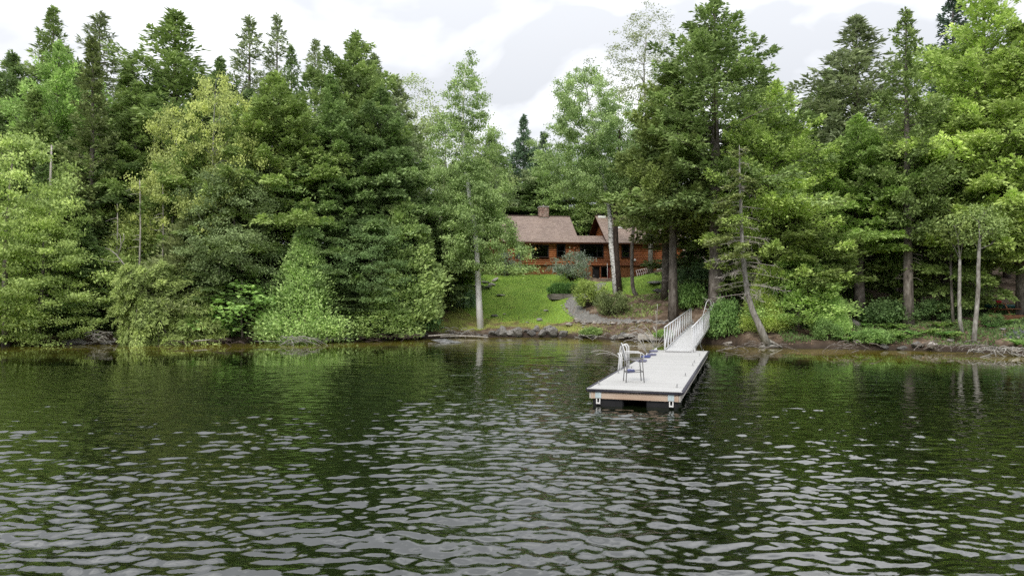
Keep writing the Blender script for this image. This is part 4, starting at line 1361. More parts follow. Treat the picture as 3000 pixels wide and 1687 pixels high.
bush(0, 1680, 822, 125, 82, (0.252, 0.306, 0.220), 'grey green apple bush before the middle of the house', mat='silver')
bush(0, 1487, 808, 85, 72, (0.204, 0.270, 0.176), 'grey green bush at the corner of the porch', mat='silver')
bush(1, 1726, 898, 88, 74, (0.276, 0.364, 0.065), 'rounded yellow green bush beside the bend of the path')
bush(1, 1796, 922, 90, 66, (0.168, 0.216, 0.071), 'dull olive juniper bush at the foot of the mottled birch')
bush(1, 1430, 800, 50, 26, (0.120, 0.188, 0.088), 'low dark bush in front of the porch lattice')
bush(2, 1362, 902, 60, 56, (0.192, 0.306, 0.162), 'thin grey green bush on the lawn next to the white birch')
bush(2, 1345, 815, 110, 70, (0.204, 0.329, 0.117), 'leafy green bush at the left end of the porch')
bush(2, 2130, 985, 90, 100, (0.180, 0.329, 0.073), 'green bush beside the upper end of the gangway', group='bushes along the shore')
bush(2, 2085, 990, 60, 60, (0.156, 0.282, 0.073), 'small dark bush beneath the gangway', group='bushes along the shore')
bush(2, 2310, 985, 80, 50, (0.216, 0.376, 0.088), 'leafy bush between the leaning spruce and the short trunk', group='bushes along the shore', Y=47.5)
bush(1, 2420, 1005, 90, 60, (0.180, 0.306, 0.073), 'low bush at the water right of the short trunk', group='bushes along the shore', Y=44.2)
bush(2, 1215, 985, 130, 60, (0.144, 0.270, 0.082), 'low green bush at the water where the lawn begins', group='bushes along the shore', Y=55.0)
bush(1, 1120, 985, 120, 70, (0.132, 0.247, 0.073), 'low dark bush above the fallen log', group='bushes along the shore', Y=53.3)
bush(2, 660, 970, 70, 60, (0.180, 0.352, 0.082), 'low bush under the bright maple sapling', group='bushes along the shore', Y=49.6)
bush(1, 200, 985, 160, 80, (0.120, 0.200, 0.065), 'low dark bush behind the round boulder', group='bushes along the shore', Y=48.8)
bush(2, 2020, 905, 90, 70, (0.180, 0.329, 0.065), 'green bush behind the gangway handrail', group='bushes along the shore')
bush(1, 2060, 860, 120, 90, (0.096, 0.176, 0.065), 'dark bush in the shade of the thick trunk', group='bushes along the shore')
bush(2, 1735, 985, 60, 24, (0.240, 0.352, 0.088), 'small leafy bush on the bank near the white ledge stone', group='bushes along the shore')
bush(2, 1945, 988, 50, 22, (0.264, 0.423, 0.088), 'small bright bush in front of the squared kerb stone', group='bushes along the shore')

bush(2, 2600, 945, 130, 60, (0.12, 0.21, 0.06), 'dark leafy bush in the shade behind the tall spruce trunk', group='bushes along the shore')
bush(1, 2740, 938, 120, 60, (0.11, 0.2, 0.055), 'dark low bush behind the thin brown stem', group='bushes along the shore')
bush(2, 2560, 1005, 90, 40, (0.2, 0.34, 0.075), 'bright leafy bush overhanging the bank near the thick bare trunk', group='bushes along the shore')
bush(1, 2905, 955, 60, 34, (0.13, 0.23, 0.06), 'small green bush between pale trunk and gravel', group='bushes along the shore')

FERN_AT = [(2500, 985), (2530, 1000), (2560, 985), (2590, 1005), (2480, 1000), (2620, 985), (2545, 960), (2600, 965), (2650, 995), (2680, 985), (2720, 980), (2760, 985), (2570, 1010), (2470, 975), (2640, 965),
           (2930, 935), (2950, 950), (2905, 960), (2990, 1015), (2760, 960), (2790, 990)]
FERN_SAYS = ['bright fern left of the cut log end', 'fern hanging over the bank by the leaning log', 'fern below the thick bare trunk', 'fern at the lip of the bank above the dark stones', 'fern next to the green cedar mass',
             'fern between thick trunk and tall spruce', 'fern close against the foot of the thick trunk', 'fern behind the bank ferns in shade', 'fern left of the grey bank boulder', 'fern at the foot of the tall spruce',
             'fern under the slim straight stem', 'fern in front of the thin brown stem', 'lowest fern on the bank above the water', 'fern touching the cedar at the left of the ferns', 'small shaded fern by the tall spruce',
             'fern before the picnic table legs', 'fern at the corner of the dark gravel', 'fern among the roots by the pale trunk', 'bright leafy fern at the right edge of the bank', 'shaded fern behind the thin brown stem', 'fern at the foot of the pale curved trunk']
for i, ((px, py), says) in enumerate(zip(FERN_AT, FERN_SAYS)):
    g = on_ground(px, py)
    f = link('fern', FERNS[i % 3], None)
    if not FERNS[i % 3].materials:
        FERNS[i % 3].materials.append(M['leaf'])
    f.location = g; f.rotation_euler = (0, 0, _rt.uniform(0, 6))
    s = _rt.uniform(0.8, 1.35); f.scale = (s, s, s * 0.9)
    f.color = (0.2 * s, 0.4, 0.08, 1)
    tag(f, says, 'fern', 'ferns on the right bank')


# ------------------------------------------------------------------ the wood that closes the view behind the front trees
def far_wood():
    rs = np.random.RandomState(91)
    VV, FF, TT, off = [], [], [], 0
    spots = [(px, Y) for px, Y in [(x_, rs.uniform(68, 88)) for x_ in range(-150, 1180, 62)] + [(x_, rs.uniform(66, 90)) for x_ in range(2080, 3250, 62)] + [(x_, rs.uniform(92, 112)) for x_ in range(1180, 2100, 70)]]
    for px, Y in spots:
        x = at(px, CY, Y).x
        Y = max(Y, float(shore(x)) + 12)
        z0 = gz(x, Y)
        tp_ = rs.uniform(200, 300) if px < 1150 else rs.uniform(470, 520) if px < 1700 else rs.uniform(400, 470) if px < 2100 else rs.uniform(330, 470) if px < 2750 else rs.uniform(180, 300)
        h = at(px, tp_, Y).z - z0
        n = 2200
        tau = rs.uniform(0, 1, n) ** 1.2
        r = 3.6 * (1 - tau) ** 0.7 * rs.uniform(0.35, 1.05, n) ** 0.6
        a = rs.uniform(0, 6.28, n)
        r = r * (1 + 0.2 * np.sin(3 * a + tau * 9) + 0.2 * np.sin(tau * 40 + a))
        P = np.stack([x + np.cos(a) * r, Y + np.sin(a) * r, z0 + 0.3 + tau * h], 1)
        D = np.stack([np.cos(a), np.sin(a), -0.1 + 0.6 * tau], 1) + rs.normal(0, 0.4, (n, 3))
        S = norm(np.cross(D, rs.normal(0, 0.5, (n, 3)) + [0, 0, 1]))
        D = norm(D)
        L = rs.uniform(0.35, 0.65, (n, 1)); W = rs.uniform(0.09, 0.17, (n, 1))
        V = np.stack([P, P + D * L * 0.45 + S * W, P + D * L, P + D * L * 0.45 - S * W], 1).reshape(-1, 3)
        VV.append(V); FF.append(np.arange(len(V)).reshape(-1, 4) + off); off += len(V)
        TT.append(np.clip(rs.uniform(0.2, 0.6) + rs.normal(0, 0.18, n), 0, 1))
    o = link('far_wood', mesh_np('far_wood', np.concatenate(VV), np.concatenate(FF), attr={'tint': ('FACE', np.concatenate(TT))}), M['needle'], kind='stuff')
    o.color = (0.17, 0.26, 0.085, 1)


far_wood()


# ------------------------------------------------------------------ log house
YAW = R_(7.5)
HO = at(1600, 806, 74.0)
HU = Vector((math.cos(YAW), math.sin(YAW), 0))
HN = Vector((-math.sin(YAW), math.cos(YAW), 0))        # into the house


def wall_uv(px, py, d=0.0):
    """House coordinates (along the front, height) of the photograph's pixel on the plane d behind the front wall."""
    dx, dz = (px - CX) / FPX, -(py - CY) / FPX
    r = Vector((dx, _cp - dz * _sp, _sp + dz * _cp))
    c = Vector((0, 0, CAMH))
    p0 = HO + HN * d
    t = (p0 - c).dot(HN) / r.dot(HN)
    p = c + r * t - HO
    return p.dot(HU), p.z


def logwood():
    m, nt, n, l, p = mat_new('varnished_log')
    f = noise(nt, 3.0, 6, 0.6, stretch=(0.35, 3.0, 3.0))
    c = ramp(nt, f, [(0.25, (0.15, 0.045, 0.018)), (0.5, (0.335, 0.108, 0.037)), (0.75, (0.48, 0.19, 0.07))])
    oi = n.new('ShaderNodeObjectInfo')
    mr = n.new('ShaderNodeMapRange'); mr.inputs['To Min'].default_value = 0.72; mr.inputs['To Max'].default_value = 1.15
    l.new(oi.outputs['Random'], mr.inputs['Value'])
    h = n.new('ShaderNodeHueSaturation')
    l.new(mr.outputs[0], h.inputs['Value']); l.new(c, h.inputs['Color'])
    l.new(h.outputs[0], p.inputs['Base Color'])
    p.inputs['Roughness'].default_value = 0.5
    bump(nt, p, f, 0.3, 0.02)
    return m


M['log'] = logwood()
M['chink'] = simple('dark_gap', [(0.3, (0.05, 0.018, 0.008)), (0.7, (0.1, 0.035, 0.014))])
M['lattice'] = simple('lattice_wood', [(0.3, (0.27, 0.105, 0.04)), (0.7, (0.4, 0.175, 0.075))], scale=3)
M['skirt'] = simple('skirt_board', [(0.3, (0.2, 0.085, 0.04)), (0.7, (0.32, 0.15, 0.075))], scale=2)
M['redwood'] = simple('red_stain', [(0.3, (0.1, 0.014, 0.014)), (0.7, (0.2, 0.024, 0.024))], scale=5)
M['dkframe'] = simple('dark_frame', [(0.3, (0.012, 0.011, 0.012)), (0.7, (0.022, 0.02, 0.022))], rough=0.5)
M['white'] = simple('white_paint', [(0.3, (0.66, 0.65, 0.63)), (0.7, (0.8, 0.79, 0.77))], scale=3, rough=0.5)
M['inside'] = simple('dim_interior', [(0.3, (0.05, 0.035, 0.025)), (0.7, (0.1, 0.07, 0.05))], scale=1.5)


def shingle_mat():
    m, nt, n, l, p = mat_new('roof_shingles')
    tc = n.new('ShaderNodeTexCoord')
    br = n.new('ShaderNodeTexBrick')
    br.inputs['Scale'].default_value = 1.0
    br.inputs['Brick Width'].default_value = 0.3
    br.inputs['Row Height'].default_value = 0.145
    br.inputs['Mortar Size'].default_value = 0.008
    br.inputs['Color1'].default_value = (0.28, 0.215, 0.185, 1)
    br.inputs['Color2'].default_value = (0.39, 0.31, 0.27, 1)
    br.inputs['Mortar'].default_value = (0.18, 0.125, 0.11, 1)
    l.new(tc.outputs['UV'], br.inputs['Vector'])
    f = noise(nt, 0.5, 5)
    c = ramp(nt, f, [(0.3, (0.85, 0.84, 0.84)), (0.7, (1.12, 1.1, 1.08))])
    mx = n.new('ShaderNodeMix'); mx.data_type = 'RGBA'; mx.blend_type = 'MULTIPLY'; mx.inputs['Factor'].default_value = 1
    l.new(br.outputs['Color'], mx.inputs[6]); l.new(c, mx.inputs[7])
    l.new(mx.outputs[2], p.inputs['Base Color'])
    p.inputs['Roughness'].default_value = 0.85
    return m


M['shingle'] = shingle_mat()


def glass_mat():
    m, nt, n, l, p = mat_new('window_glass')
    tr = n.new('ShaderNodeBsdfTransparent'); tr.inputs[0].default_value = (0.55, 0.6, 0.6, 1)
    gl = n.new('ShaderNodeBsdfGlossy'); gl.inputs['Roughness'].default_value = 0.02
    fr = n.new('ShaderNodeFresnel'); fr.inputs['IOR'].default_value = 1.7
    mx = n.new('ShaderNodeMixShader')
    l.new(fr.outputs[0], mx.inputs[0]); l.new(tr.outputs[0], mx.inputs[1]); l.new(gl.outputs[0], mx.inputs[2])
    l.new(mx.outputs[0], n['Material Output'].inputs['Surface'])
    return m


M['glass'] = glass_mat()

house = thing('log_house', 'brown log house with shingled roof behind the lawn', 'house', HO, YAW)

# windows: pixel boxes on the front wall
WIN = [(1508.8, 717.5, 1532.8, 753.5, 2, 'sash'), (1557.7, 718, 1606.5, 753.8, 0, ''), (1630.5, 717.5, 1655.4, 753.5, 2, 'sash'), (1698.8, 717.5, 1767.2, 754.3, 0, 'triple'), (1820.4, 719, 1843.6, 754.2, 2, 'sash')]
BWIN = [(1522.9, 781.3, 1546, 796.2), (1619, 781.5, 1642, 796.5)]
wins = []
for a in WIN:
    u0, z1 = wall_uv(a[0], a[1]); u1, z0 = wall_uv(a[2], a[3])
    wins.append((u0, u1, z0, z1, a[4], a[5]))
door_u0, door_z0 = wall_uv(1738, 828); door_u1, door_z1 = wall_uv(1756.5, 781.5)
bw_u0, bw_z0 = wall_uv(1761, 814); bw_u1, bw_z1 = wall_uv(1779, 782.5)
U0 = wall_uv(1480, 780)[0]; UC = wall_uv(1697, 780)[0]; UR = wall_uv(1784, 780)[0]; U1 = wall_uv(2000, 780)[0]
ZL = wall_uv(1600, 777)[1]; ZE = wall_uv(1600, 711)[1] + 0.16
PITCHL = (ZE - ZL) / 12
holes = [(w[0], w[1], w[2], w[3]) for w in wins]
LOGM = []
for i in range(5):
    rs = np.random.RandomState(200 + i)
    b = MB()
    b.tube([(s, rs.normal(0, 0.006), rs.normal(0, 0.008)) for s in np.linspace(0, 1, 7)], [PITCHL * 0.53 * rs.uniform(0.94, 1.05) for _ in range(7)], 8)
    LOGM.append(b.mesh('log', True))


def spans(u0, u1, z, dz, hs):
    """[u0, u1] less the holes that the band z±dz meets."""
    segs = [(u0, u1)]
    for h in hs:
        if h[2] - 0.02 < z + dz and h[3] + 0.02 > z - dz:
            out = []
            for a, b in segs:
                if h[1] <= a or h[0] >= b:
                    out.append((a, b))
                else:
                    if h[0] - a > 0.05:
                        out.append((a, h[0]))
                    if b - h[1] > 0.05:
                        out.append((h[1], b))
            segs = out
    return segs


def log(u0, u1, y, z, k, rot=0.0):
    o = link('log', LOGM[k % 5], M['log'], house)
    o.location = (u0, y, z)
    o.scale = (u1 - u0, 1, 1)
    o.rotation_euler = (_rt.uniform(0, 3), 0, rot)
    return o


wall = MB()
for i in range(12):
    z = ZL + (i + 0.5) * PITCHL
    k = i * 3
    for a, b in spans(U0, U1, z, PITCHL * 0.4, holes):
        cuts = [a] + [c for c in (UC - 0.02, UR) if a < c < b] + [b]
        for c0, c1 in zip(cuts[:-1], cuts[1:]):
            log(c0, c1, 0.0, z, k); k += 1
    for a, b in spans(U0, U1, z, PITCHL * 0.5, holes):
        wall.box(((a + b) / 2, 0.13, z), (b - a, 0.14, PITCHL))
    # log ends where a cross wall meets the front, every other course
    uc = wall_uv(1681, 740)[0]
    if i % 2 == 0:
        o = log(0, 0.42, 0, z, i, R_(-90)); o.location = (uc, 0.0, z); o.scale = (0.36, 1, 1)
    # end walls
    for ue in (U0 + 0.1, U1 - 0.1):
        o = log(0, 1, 0, z, i + 1, R_(90)); o.location = (ue, -0.22 if i % 2 else 0.02, z); o.scale = (9.6, 1, 1)
wall.box(((U0 + U1) / 2, 8.6, (ZL + ZE) / 2), (U1 - U0 - 0.3, 0.15, ZE - ZL))
wall.box(((U0 + U1) / 2, 4.4, ZL - 0.06), (U1 - U0 - 0.3, 8.3, 0.1))
wall.box(((U0 + U1) / 2, 4.4, ZE + 0.0), (U1 - U0 - 0.3, 8.3, 0.1))
for uu in (U0 + 0.28, uc, U1 - 0.28):
    wall.box((uu, 4.4, (ZL + ZE) / 2), (0.1, 8.3, ZE - ZL - 0.1))
wall.build('wall', M['inside'], house)

# windows
for i, (u0, u1, z0, z1, n, kind) in enumerate(wins):
    f = MB()
    t_ = 0.075
    y = -0.06
    for bx in (((u0 + u1) / 2, y, z0 + t_ / 2, u1 - u0, t_), ((u0 + u1) / 2, y, z1 - t_ / 2, u1 - u0, t_)):
        f.box((bx[0], bx[1], bx[2]), (bx[3], 0.2, bx[4]))
    for uu in (u0 + t_ / 2, u1 - t_ / 2):
        f.box((uu, y, (z0 + z1) / 2), (t_, 0.2, z1 - z0 - 2 * t_))
    fo = f.build('window_frame', M['dkframe'], house)
    g_ = MB()
    g_.box(((u0 + u1) / 2, 0.0, (z0 + z1) / 2), (u1 - u0 - 2 * t_ - 0.01, 0.012, z1 - z0 - 2 * t_ - 0.01))
    g_.build('pane', M['glass'], fo)
    b = MB()
    if kind == 'sash':
        b.box(((u0 + u1) / 2, -0.03, (z0 + z1) / 2), (u1 - u0 - 2 * t_, 0.05, 0.05))
    if kind == 'triple':
        for q in (0.205, 0.735):
            b.box((u0 + (u1 - u0) * q, -0.03, (z0 + z1) / 2), (0.07, 0.05, z1 - z0 - 2 * t_))
        for q0, q1 in ((0, 0.205), (0.735, 1)):
            b.box((u0 + (u1 - u0) * (q0 + q1) / 2, -0.035, (z0 + z1) / 2), ((u1 - u0) * (q1 - q0) - t_, 0.04, 0.04))
    if b.v:
        b.build('sash_bar', M['dkframe'], fo)
    s = MB().box(((u0 + u1) / 2, -0.15, z0 - 0.03), (u1 - u0 + 0.1, 0.12, 0.05))
    s.build('sill', M['chink'], fo)

# foundation skirt with lattice, basement windows, door
sk = MB()
for a, b, zb in ((U0, door_u0 - 0.1, -0.5), (bw_u1 + 0.25, U1, -1.4)):
    hs = []
    for px0, py0, px1, py1 in BWIN:
        hu0, hz1 = wall_uv(px0, py0); hu1, hz0 = wall_uv(px1, py1)
        if a < hu0 < b:
            hs.append((hu0, hu1, hz0, hz1))
    zt = ZL - 0.03
    if hs:
        for zz0, zz1 in ((zb, hs[0][2]), (hs[0][2], hs[0][3]), (hs[0][3], zt)):
            for s0, s1 in spans(a, b, (zz0 + zz1) / 2, (zz1 - zz0) * 0.45 - 0.02, hs):
                sk.box(((s0 + s1) / 2, 0.1, (zz0 + zz1) / 2), (s1 - s0, 0.1, zz1 - zz0))
    else:
        sk.box(((a + b) / 2, 0.1, (zb + zt) / 2), (b - a, 0.1, zt - zb))
    lt = MB()
    stp = 0.13
    H = zt - zb
    for sgn in (1, -1):
        q = a - H
        while q < b + H:
            x0, x1 = q, q + H
            # clip the slanted strip to [a, b]
            t0, t1 = max(0.0, (a - x0) / H), min(1.0, (b - x0) / H)
            if t1 - t0 > 0.03:
                zz = (lambda t: zb + H * t) if sgn > 0 else (lambda t: zt - H * t)
                parts = [(t0, t1)]
                for h in hs:
                    # break the strip at the window
                    new = []
                    for p0, p1 in parts:
                        ks = [k for k in np.linspace(p0, p1, 30) if h[0] - 0.05 < x0 + H * k < h[1] + 0.05 and h[2] - 0.05 < zz(k) < h[3] + 0.05]
                        if ks:
                            if ks[0] - p0 > 0.05:
                                new.append((p0, ks[0]))
                            if p1 - ks[-1] > 0.05:
                                new.append((ks[-1], p1))
                        else:
                            new.append((p0, p1))
                    parts = new
                for p0, p1 in parts:
                    yy = 0.03 if sgn > 0 else 0.018
                    lt.beam((x0 + H * p0, yy, zz(p0)), (x0 + H * p1, yy, zz(p1)), 0.01, 0.04, up=(0, 1, 0)) if False else lt.beam((x0 + H * p0, yy, zz(p0)), (x0 + H * p1, yy, zz(p1)), 0.01, 0.045)
            q += stp
    lt.build('lattice', M['lattice'], house, kind='stuff')
sk.build('foundation_wall', M['skirt'], house)
band = MB().box(((U0 + UC) / 2, -0.02, ZL - 0.03), (UC - U0, 0.2, 0.07)).box(((UR + U1) / 2, -0.02, ZL - 0.03), (U1 - UR, 0.2, 0.07)).box(((door_u0 + UR) / 2, -0.02, ZL - 0.06), (UR - door_u0, 0.2, 0.07))
band.build('sill_beam', M['chink'], house)
for px0, py0, px1, py1 in BWIN:
    hu0, hz1 = wall_uv(px0, py0); hu1, hz0 = wall_uv(px1, py1)
    f = MB()
    f.box(((hu0 + hu1) / 2, 0.0, hz0 + 0.05), (hu1 - hu0, 0.16, 0.1))
    f.box(((hu0 + hu1) / 2, 0.0, hz1 - 0.015), (hu1 - hu0, 0.14, 0.03))
    for uu in (hu0 + 0.05, hu1 - 0.05):
        f.box((uu, 0.0, (hz0 + hz1) / 2 + 0.035), (0.1, 0.15, hz1 - hz0 - 0.13))
    fo = f.build('basement_window', M['white'], house)
    MB().box(((hu0 + hu1) / 2, 0.05, (hz0 + hz1) / 2), (hu1 - hu0 - 0.2, 0.01, hz1 - hz0 - 0.1)).build('pane', M['glass'], fo)
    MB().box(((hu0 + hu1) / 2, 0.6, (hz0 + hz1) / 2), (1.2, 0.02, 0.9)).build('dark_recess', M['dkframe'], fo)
# basement entrance
d = MB().box(((door_u0 + door_u1) / 2, 0.22, (door_z0 + door_z1) / 2), (door_u1 - door_u0, 0.06, door_z1 - door_z0))
do = d.build('door', M['dkframe'], house)
MB().box((door_u0 + 0.1, 0.16, (door_z0 + door_z1) / 2 - 0.1), (0.03, 0.06, 0.14)).build('handle', M['white'], do)
b = MB()
zz = door_z0
k = 0
up0, up1 = door_u1 + 0.02, bw_u0 - 0.02
while zz < door_z1:
    o = log(up0, up1, 0.02, zz + 0.1, k); k += 1
    zz += 0.2
zz = door_z0 - 0.05
while zz < bw_z0 - 0.05:
    log(bw_u0, bw_u1, 0.02, zz + 0.1, k); k += 1
    zz += 0.2
f = MB()
for uu in (bw_u0 + 0.03, bw_u1 - 0.03):
    f.box((uu, 0.05, (bw_z0 + bw_z1) / 2), (0.06, 0.12, bw_z1 - bw_z0))
f.box(((bw_u0 + bw_u1) / 2, 0.05, bw_z0 + 0.03), (bw_u1 - bw_u0 - 0.12, 0.12, 0.06)).box(((bw_u0 + bw_u1) / 2, 0.05, bw_z1 - 0.03), (bw_u1 - bw_u0 - 0.12, 0.12, 0.06))
fo = f.build('window_frame', M['dkframe'], house)
MB().box(((bw_u0 + bw_u1) / 2, 0.06, (bw_z0 + bw_z1) / 2), (bw_u1 - bw_u0 - 0.13, 0.012, bw_z1 - bw_z0 - 0.13)).build('pane', M['glass'], fo)
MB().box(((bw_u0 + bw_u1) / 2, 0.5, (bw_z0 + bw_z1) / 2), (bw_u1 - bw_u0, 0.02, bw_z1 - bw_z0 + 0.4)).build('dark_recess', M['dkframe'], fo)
MB().box((bw_u1 + 0.13, 0.0, (door_z0 + ZL) / 2 - 0.1), (0.2, 0.1, ZL - door_z0)).build('red_board', M['redwood'], house)
MB().tube([(bw_u1 - 0.02, -0.1, ZL + 0.25), (bw_u1 + 0.0, -0.1, door_z0 - 0.05)], 0.035, 8).build('downpipe', M['white'], house, True)


# roofs: a slab per slope, the front one carrying courses of shingles as small steps
def slope(name, u0a, u1a, y0, z0, u0b, u1b, y1, z1, rows, parent):
    """Front eave from (u0a, y0, z0) to (u1a, y0, z0), ridge (u0b..u1b, y1, z1)."""
    V, F, UV = [], [], []
    ln = math.hypot(y1 - y0, z1 - z0)
    up = Vector((0, -(z1 - z0), (y1 - y0))).normalized()
    for r in range(rows):
        t0, t1 = r / rows, (r + 1) / rows
        def P(u_, t, lift):
            return Vector((u_[0] + (u_[1] - u_[0]) * t, y0 + (y1 - y0) * t, z0 + (z1 - z0) * t)) + up * lift
        a = (u0a, u0b); c = (u1a, u1b)
        b_ = len(V)
        for q, t, lf in ((a, t0, 0.0), (c, t0, 0.0), (c, t0, 0.022), (a, t0, 0.022), (c, t1, 0.002), (a, t1, 0.002)):
            p = P(q, t, lf); V.append(tuple(p)); UV.append((p.x, t * ln))
        F += [(b_, b_ + 1, b_ + 2, b_ + 3), (b_ + 3, b_ + 2, b_ + 4, b_ + 5)]
    me = bpy.data.meshes.new(name)
    me.from_pydata(V, [], F)
    uvl = me.uv_layers.new(name='UVMap')
    for lp in me.loops:
        uvl.data[lp.index].uv = UV[lp.vertex_index]
    me.update()
    return link(name, me, M['shingle'], parent, kind='stuff')


def roof(u0, u1, ze, ye, yr, zr, rows, u0r=None, u1r=None):
    u0r = u0 if u0r is None else u0r
    u1r = u1 if u1r is None else u1r
    dk = MB()
    th = 0.14
    for (ya, za, yb, zb) in ((ye, ze, yr, zr), (2 * yr - ye, ze, yr, zr)):
        v = [(u0, ya, za), (u1, ya, za), (u1r, yb, zb), (u0r, yb, zb)]
        b_ = len(dk.v)
        dk.v += [(x, y, z - 0.012) for x, y, z in v] + [(x, y, z - th) for x, y, z in v]
        dk.f += [(b_, b_ + 1, b_ + 2, b_ + 3), (b_ + 7, b_ + 6, b_ + 5, b_ + 4), (b_, b_ + 4, b_ + 5, b_ + 1), (b_ + 1, b_ + 5, b_ + 6, b_ + 2), (b_ + 2, b_ + 6, b_ + 7, b_ + 3), (b_ + 3, b_ + 7, b_ + 4, b_)]
    r = dk.build('roof', M['chink'], house)
    slope('shingles', u0, u1, ye, ze, u0r, u1r, yr, zr, rows, r)
    slope('shingles', u1, u0, 2 * yr - ye, ze, u1r, u0r, yr, zr, rows, r)
    MB().box(((u0r + u1r) / 2, yr, zr + 0.02), (u1r - u0r, 0.3, 0.035)).build('ridge_cap', M['shingle'], r)
    return r


def uz(px, py, d):
    return wall_uv(px, py, d)


YE, YR = -0.65, 4.4
e0, ze = uz(1470, 707.6, YE); e1, _ = uz(1698.5, 707.6, YE)
r0, zr = uz(1448, 631, YR); r1, _ = uz(1673, 631, YR)
main_roof = roof(e0, e1, ze, YE, YR, zr, 34)
e2, ze2 = uz(1778, 710.8, YE); e3 = U1 + 0.45
r2, zr2 = uz(1748, 632, YR)
right_roof = roof(e2, e3, ze2, YE, YR, zr2, 34)
# low roof of the connecting part
c0, zc0 = uz(1694, 710, YE + 0.02); c1 = e2 + 0.0
_, zc1 = uz(1735, 691, 3.0)
dk = MB()
v = [(e1 + 0.003, YE + 0.02, zc0), (c1 + 0.9, YE + 0.02, zc0), (c1 + 0.9, 3.0, zc1), (e1 + 0.003, 3.0, zc1)]
dk.v = [(x, y, z - 0.012) for x, y, z in v] + [(x, y, z - 0.13) for x, y, z in v]
dk.f = [(0, 1, 2, 3), (7, 6, 5, 4), (0, 4, 5, 1), (1, 5, 6, 2), (2, 6, 7, 3), (3, 7, 4, 0)]
low = dk.build('roof', M['chink'], house)
slope('shingles', e1 + 0.003, c1 + 0.9, YE + 0.02, zc0, e1 + 0.003, c1 + 0.9, 3.0, zc1, 12, low)
# log gables
for uu, zz_, z_r in ((U0 + 0.1, ze, zr), (UC - 0.1, ze, zr), (UR + 0.35, ze2, zr2), (U1 - 0.1, ze2, zr2)):
    k = 0
    z = ZE + 0.1
    while z < z_r - 0.45:
        half = (z_r - 0.3 - z) / (z_r - zz_) * (YR - YE) - 0.1
        if half > 0.2:
            o = log(0, 1, 0, z, k, R_(90)); o.location = (uu, YR - half, z); o.scale = (2 * half, 1, 1)
        z += PITCHL; k += 1
# skylights on the right roof
for px0, px1, py0, py1 in ((1752, 1775, 634, 640), (1806, 1824, 652, 670)):
    q = []
    for px, py in ((px0, py1), (px1, py1), (px1, py0), (px0, py0)):
        # meet the roof plane: search the depth
        best = min(np.linspace(YE, YR, 200), key=lambda d_: abs(uz(px, py, d_)[1] - (ze2 + (zr2 - ze2) * (d_ - YE) / (YR - YE))))
        u_, z_ = uz(px, py, best)
        q.append(Vector((u_, best, z_)))
    up = Vector((0, -(zr2 - ze2), YR - YE)).normalized()
    b = MB()
    b.v = [tuple(p + up * 0.02) for p in q] + [tuple(p + up * 0.1) for p in q]
    b.f = [(3, 2, 1, 0), (4, 5, 6, 7), (0, 1, 5, 4), (1, 2, 6, 5), (2, 3, 7, 6), (3, 0, 4, 7)]
    sk_ = b.build('skylight', M['white'], right_roof)  # solid white: the ridge one's reflected sky highlight is put into the colour
# chimney of laid stones
cu0, cz0 = uz(1580, 634, YR - 0.2); cu1, cz1 = uz(1605.5, 606, YR - 0.2)
cw = cu1 - cu0
M['chimney'] = simple('chimney_stone', [(0.3, (0.2, 0.12, 0.1)), (0.5, (0.34, 0.24, 0.2)), (0.7, (0.46, 0.37, 0.32))], scale=4, bstr=0.4, rnd=0.3)
M['mortar'] = simple('mortar', [(0.3, (0.26, 0.24, 0.22)), (0.7, (0.4, 0.38, 0.36))], scale=8)
ch = MB().box(((cu0 + cu1) / 2, YR, (cz0 + cz1) / 2 - 0.4), (cw - 0.08, cw - 0.08, cz1 - cz0 + 0.7)).build('chimney', M['mortar'], house)
rs = np.random.RandomState(3)
rowh = 0.135
z = cz0 - 0.1
r_ = 0
while z < cz1 - 0.12:
    for fc in range(4):
        q = -cw / 2 + (0.0 if r_ % 2 else -0.0)
        while q < cw / 2 - 0.02:
            wd = min(rs.uniform(0.18, 0.36), cw / 2 - q)
            b = MB()
            zh = rowh * rs.uniform(0.84, 0.95)
            dep = rs.uniform(0.06, 0.09)
            if fc in (0, 2):
                sg = -1 if fc == 0 else 1
                b.box(((cu0 + cu1) / 2 + q + wd / 2, YR + sg * (cw / 2 - 0.04 + dep / 2), z + rowh / 2), (wd - 0.02, dep, zh))
            else:
                sg = -1 if fc == 1 else 1
                b.box(((cu0 + cu1) / 2 + sg * (cw / 2 - 0.04 + dep / 2), YR + q + wd / 2, z + rowh / 2), (dep, wd - 0.02, zh))
            b.build('stone', M['chimney'], ch, bevel=0.012)
            q += wd
    z += rowh; r_ += 1
MB().box(((cu0 + cu1) / 2, YR, cz1 - 0.03), (cw + 0.16, cw + 0.16, 0.1)).build('chimney_cap', M['mortar'], ch)
MB().tube([((cu0 + cu1) / 2, YR, cz1), ((cu0 + cu1) / 2, YR, cz1 + 0.1), ((cu0 + cu1) / 2, YR, cz1 + 0.2)], [0.14, 0.12, 0.02], 8).build('flue', M['mortar'], ch)
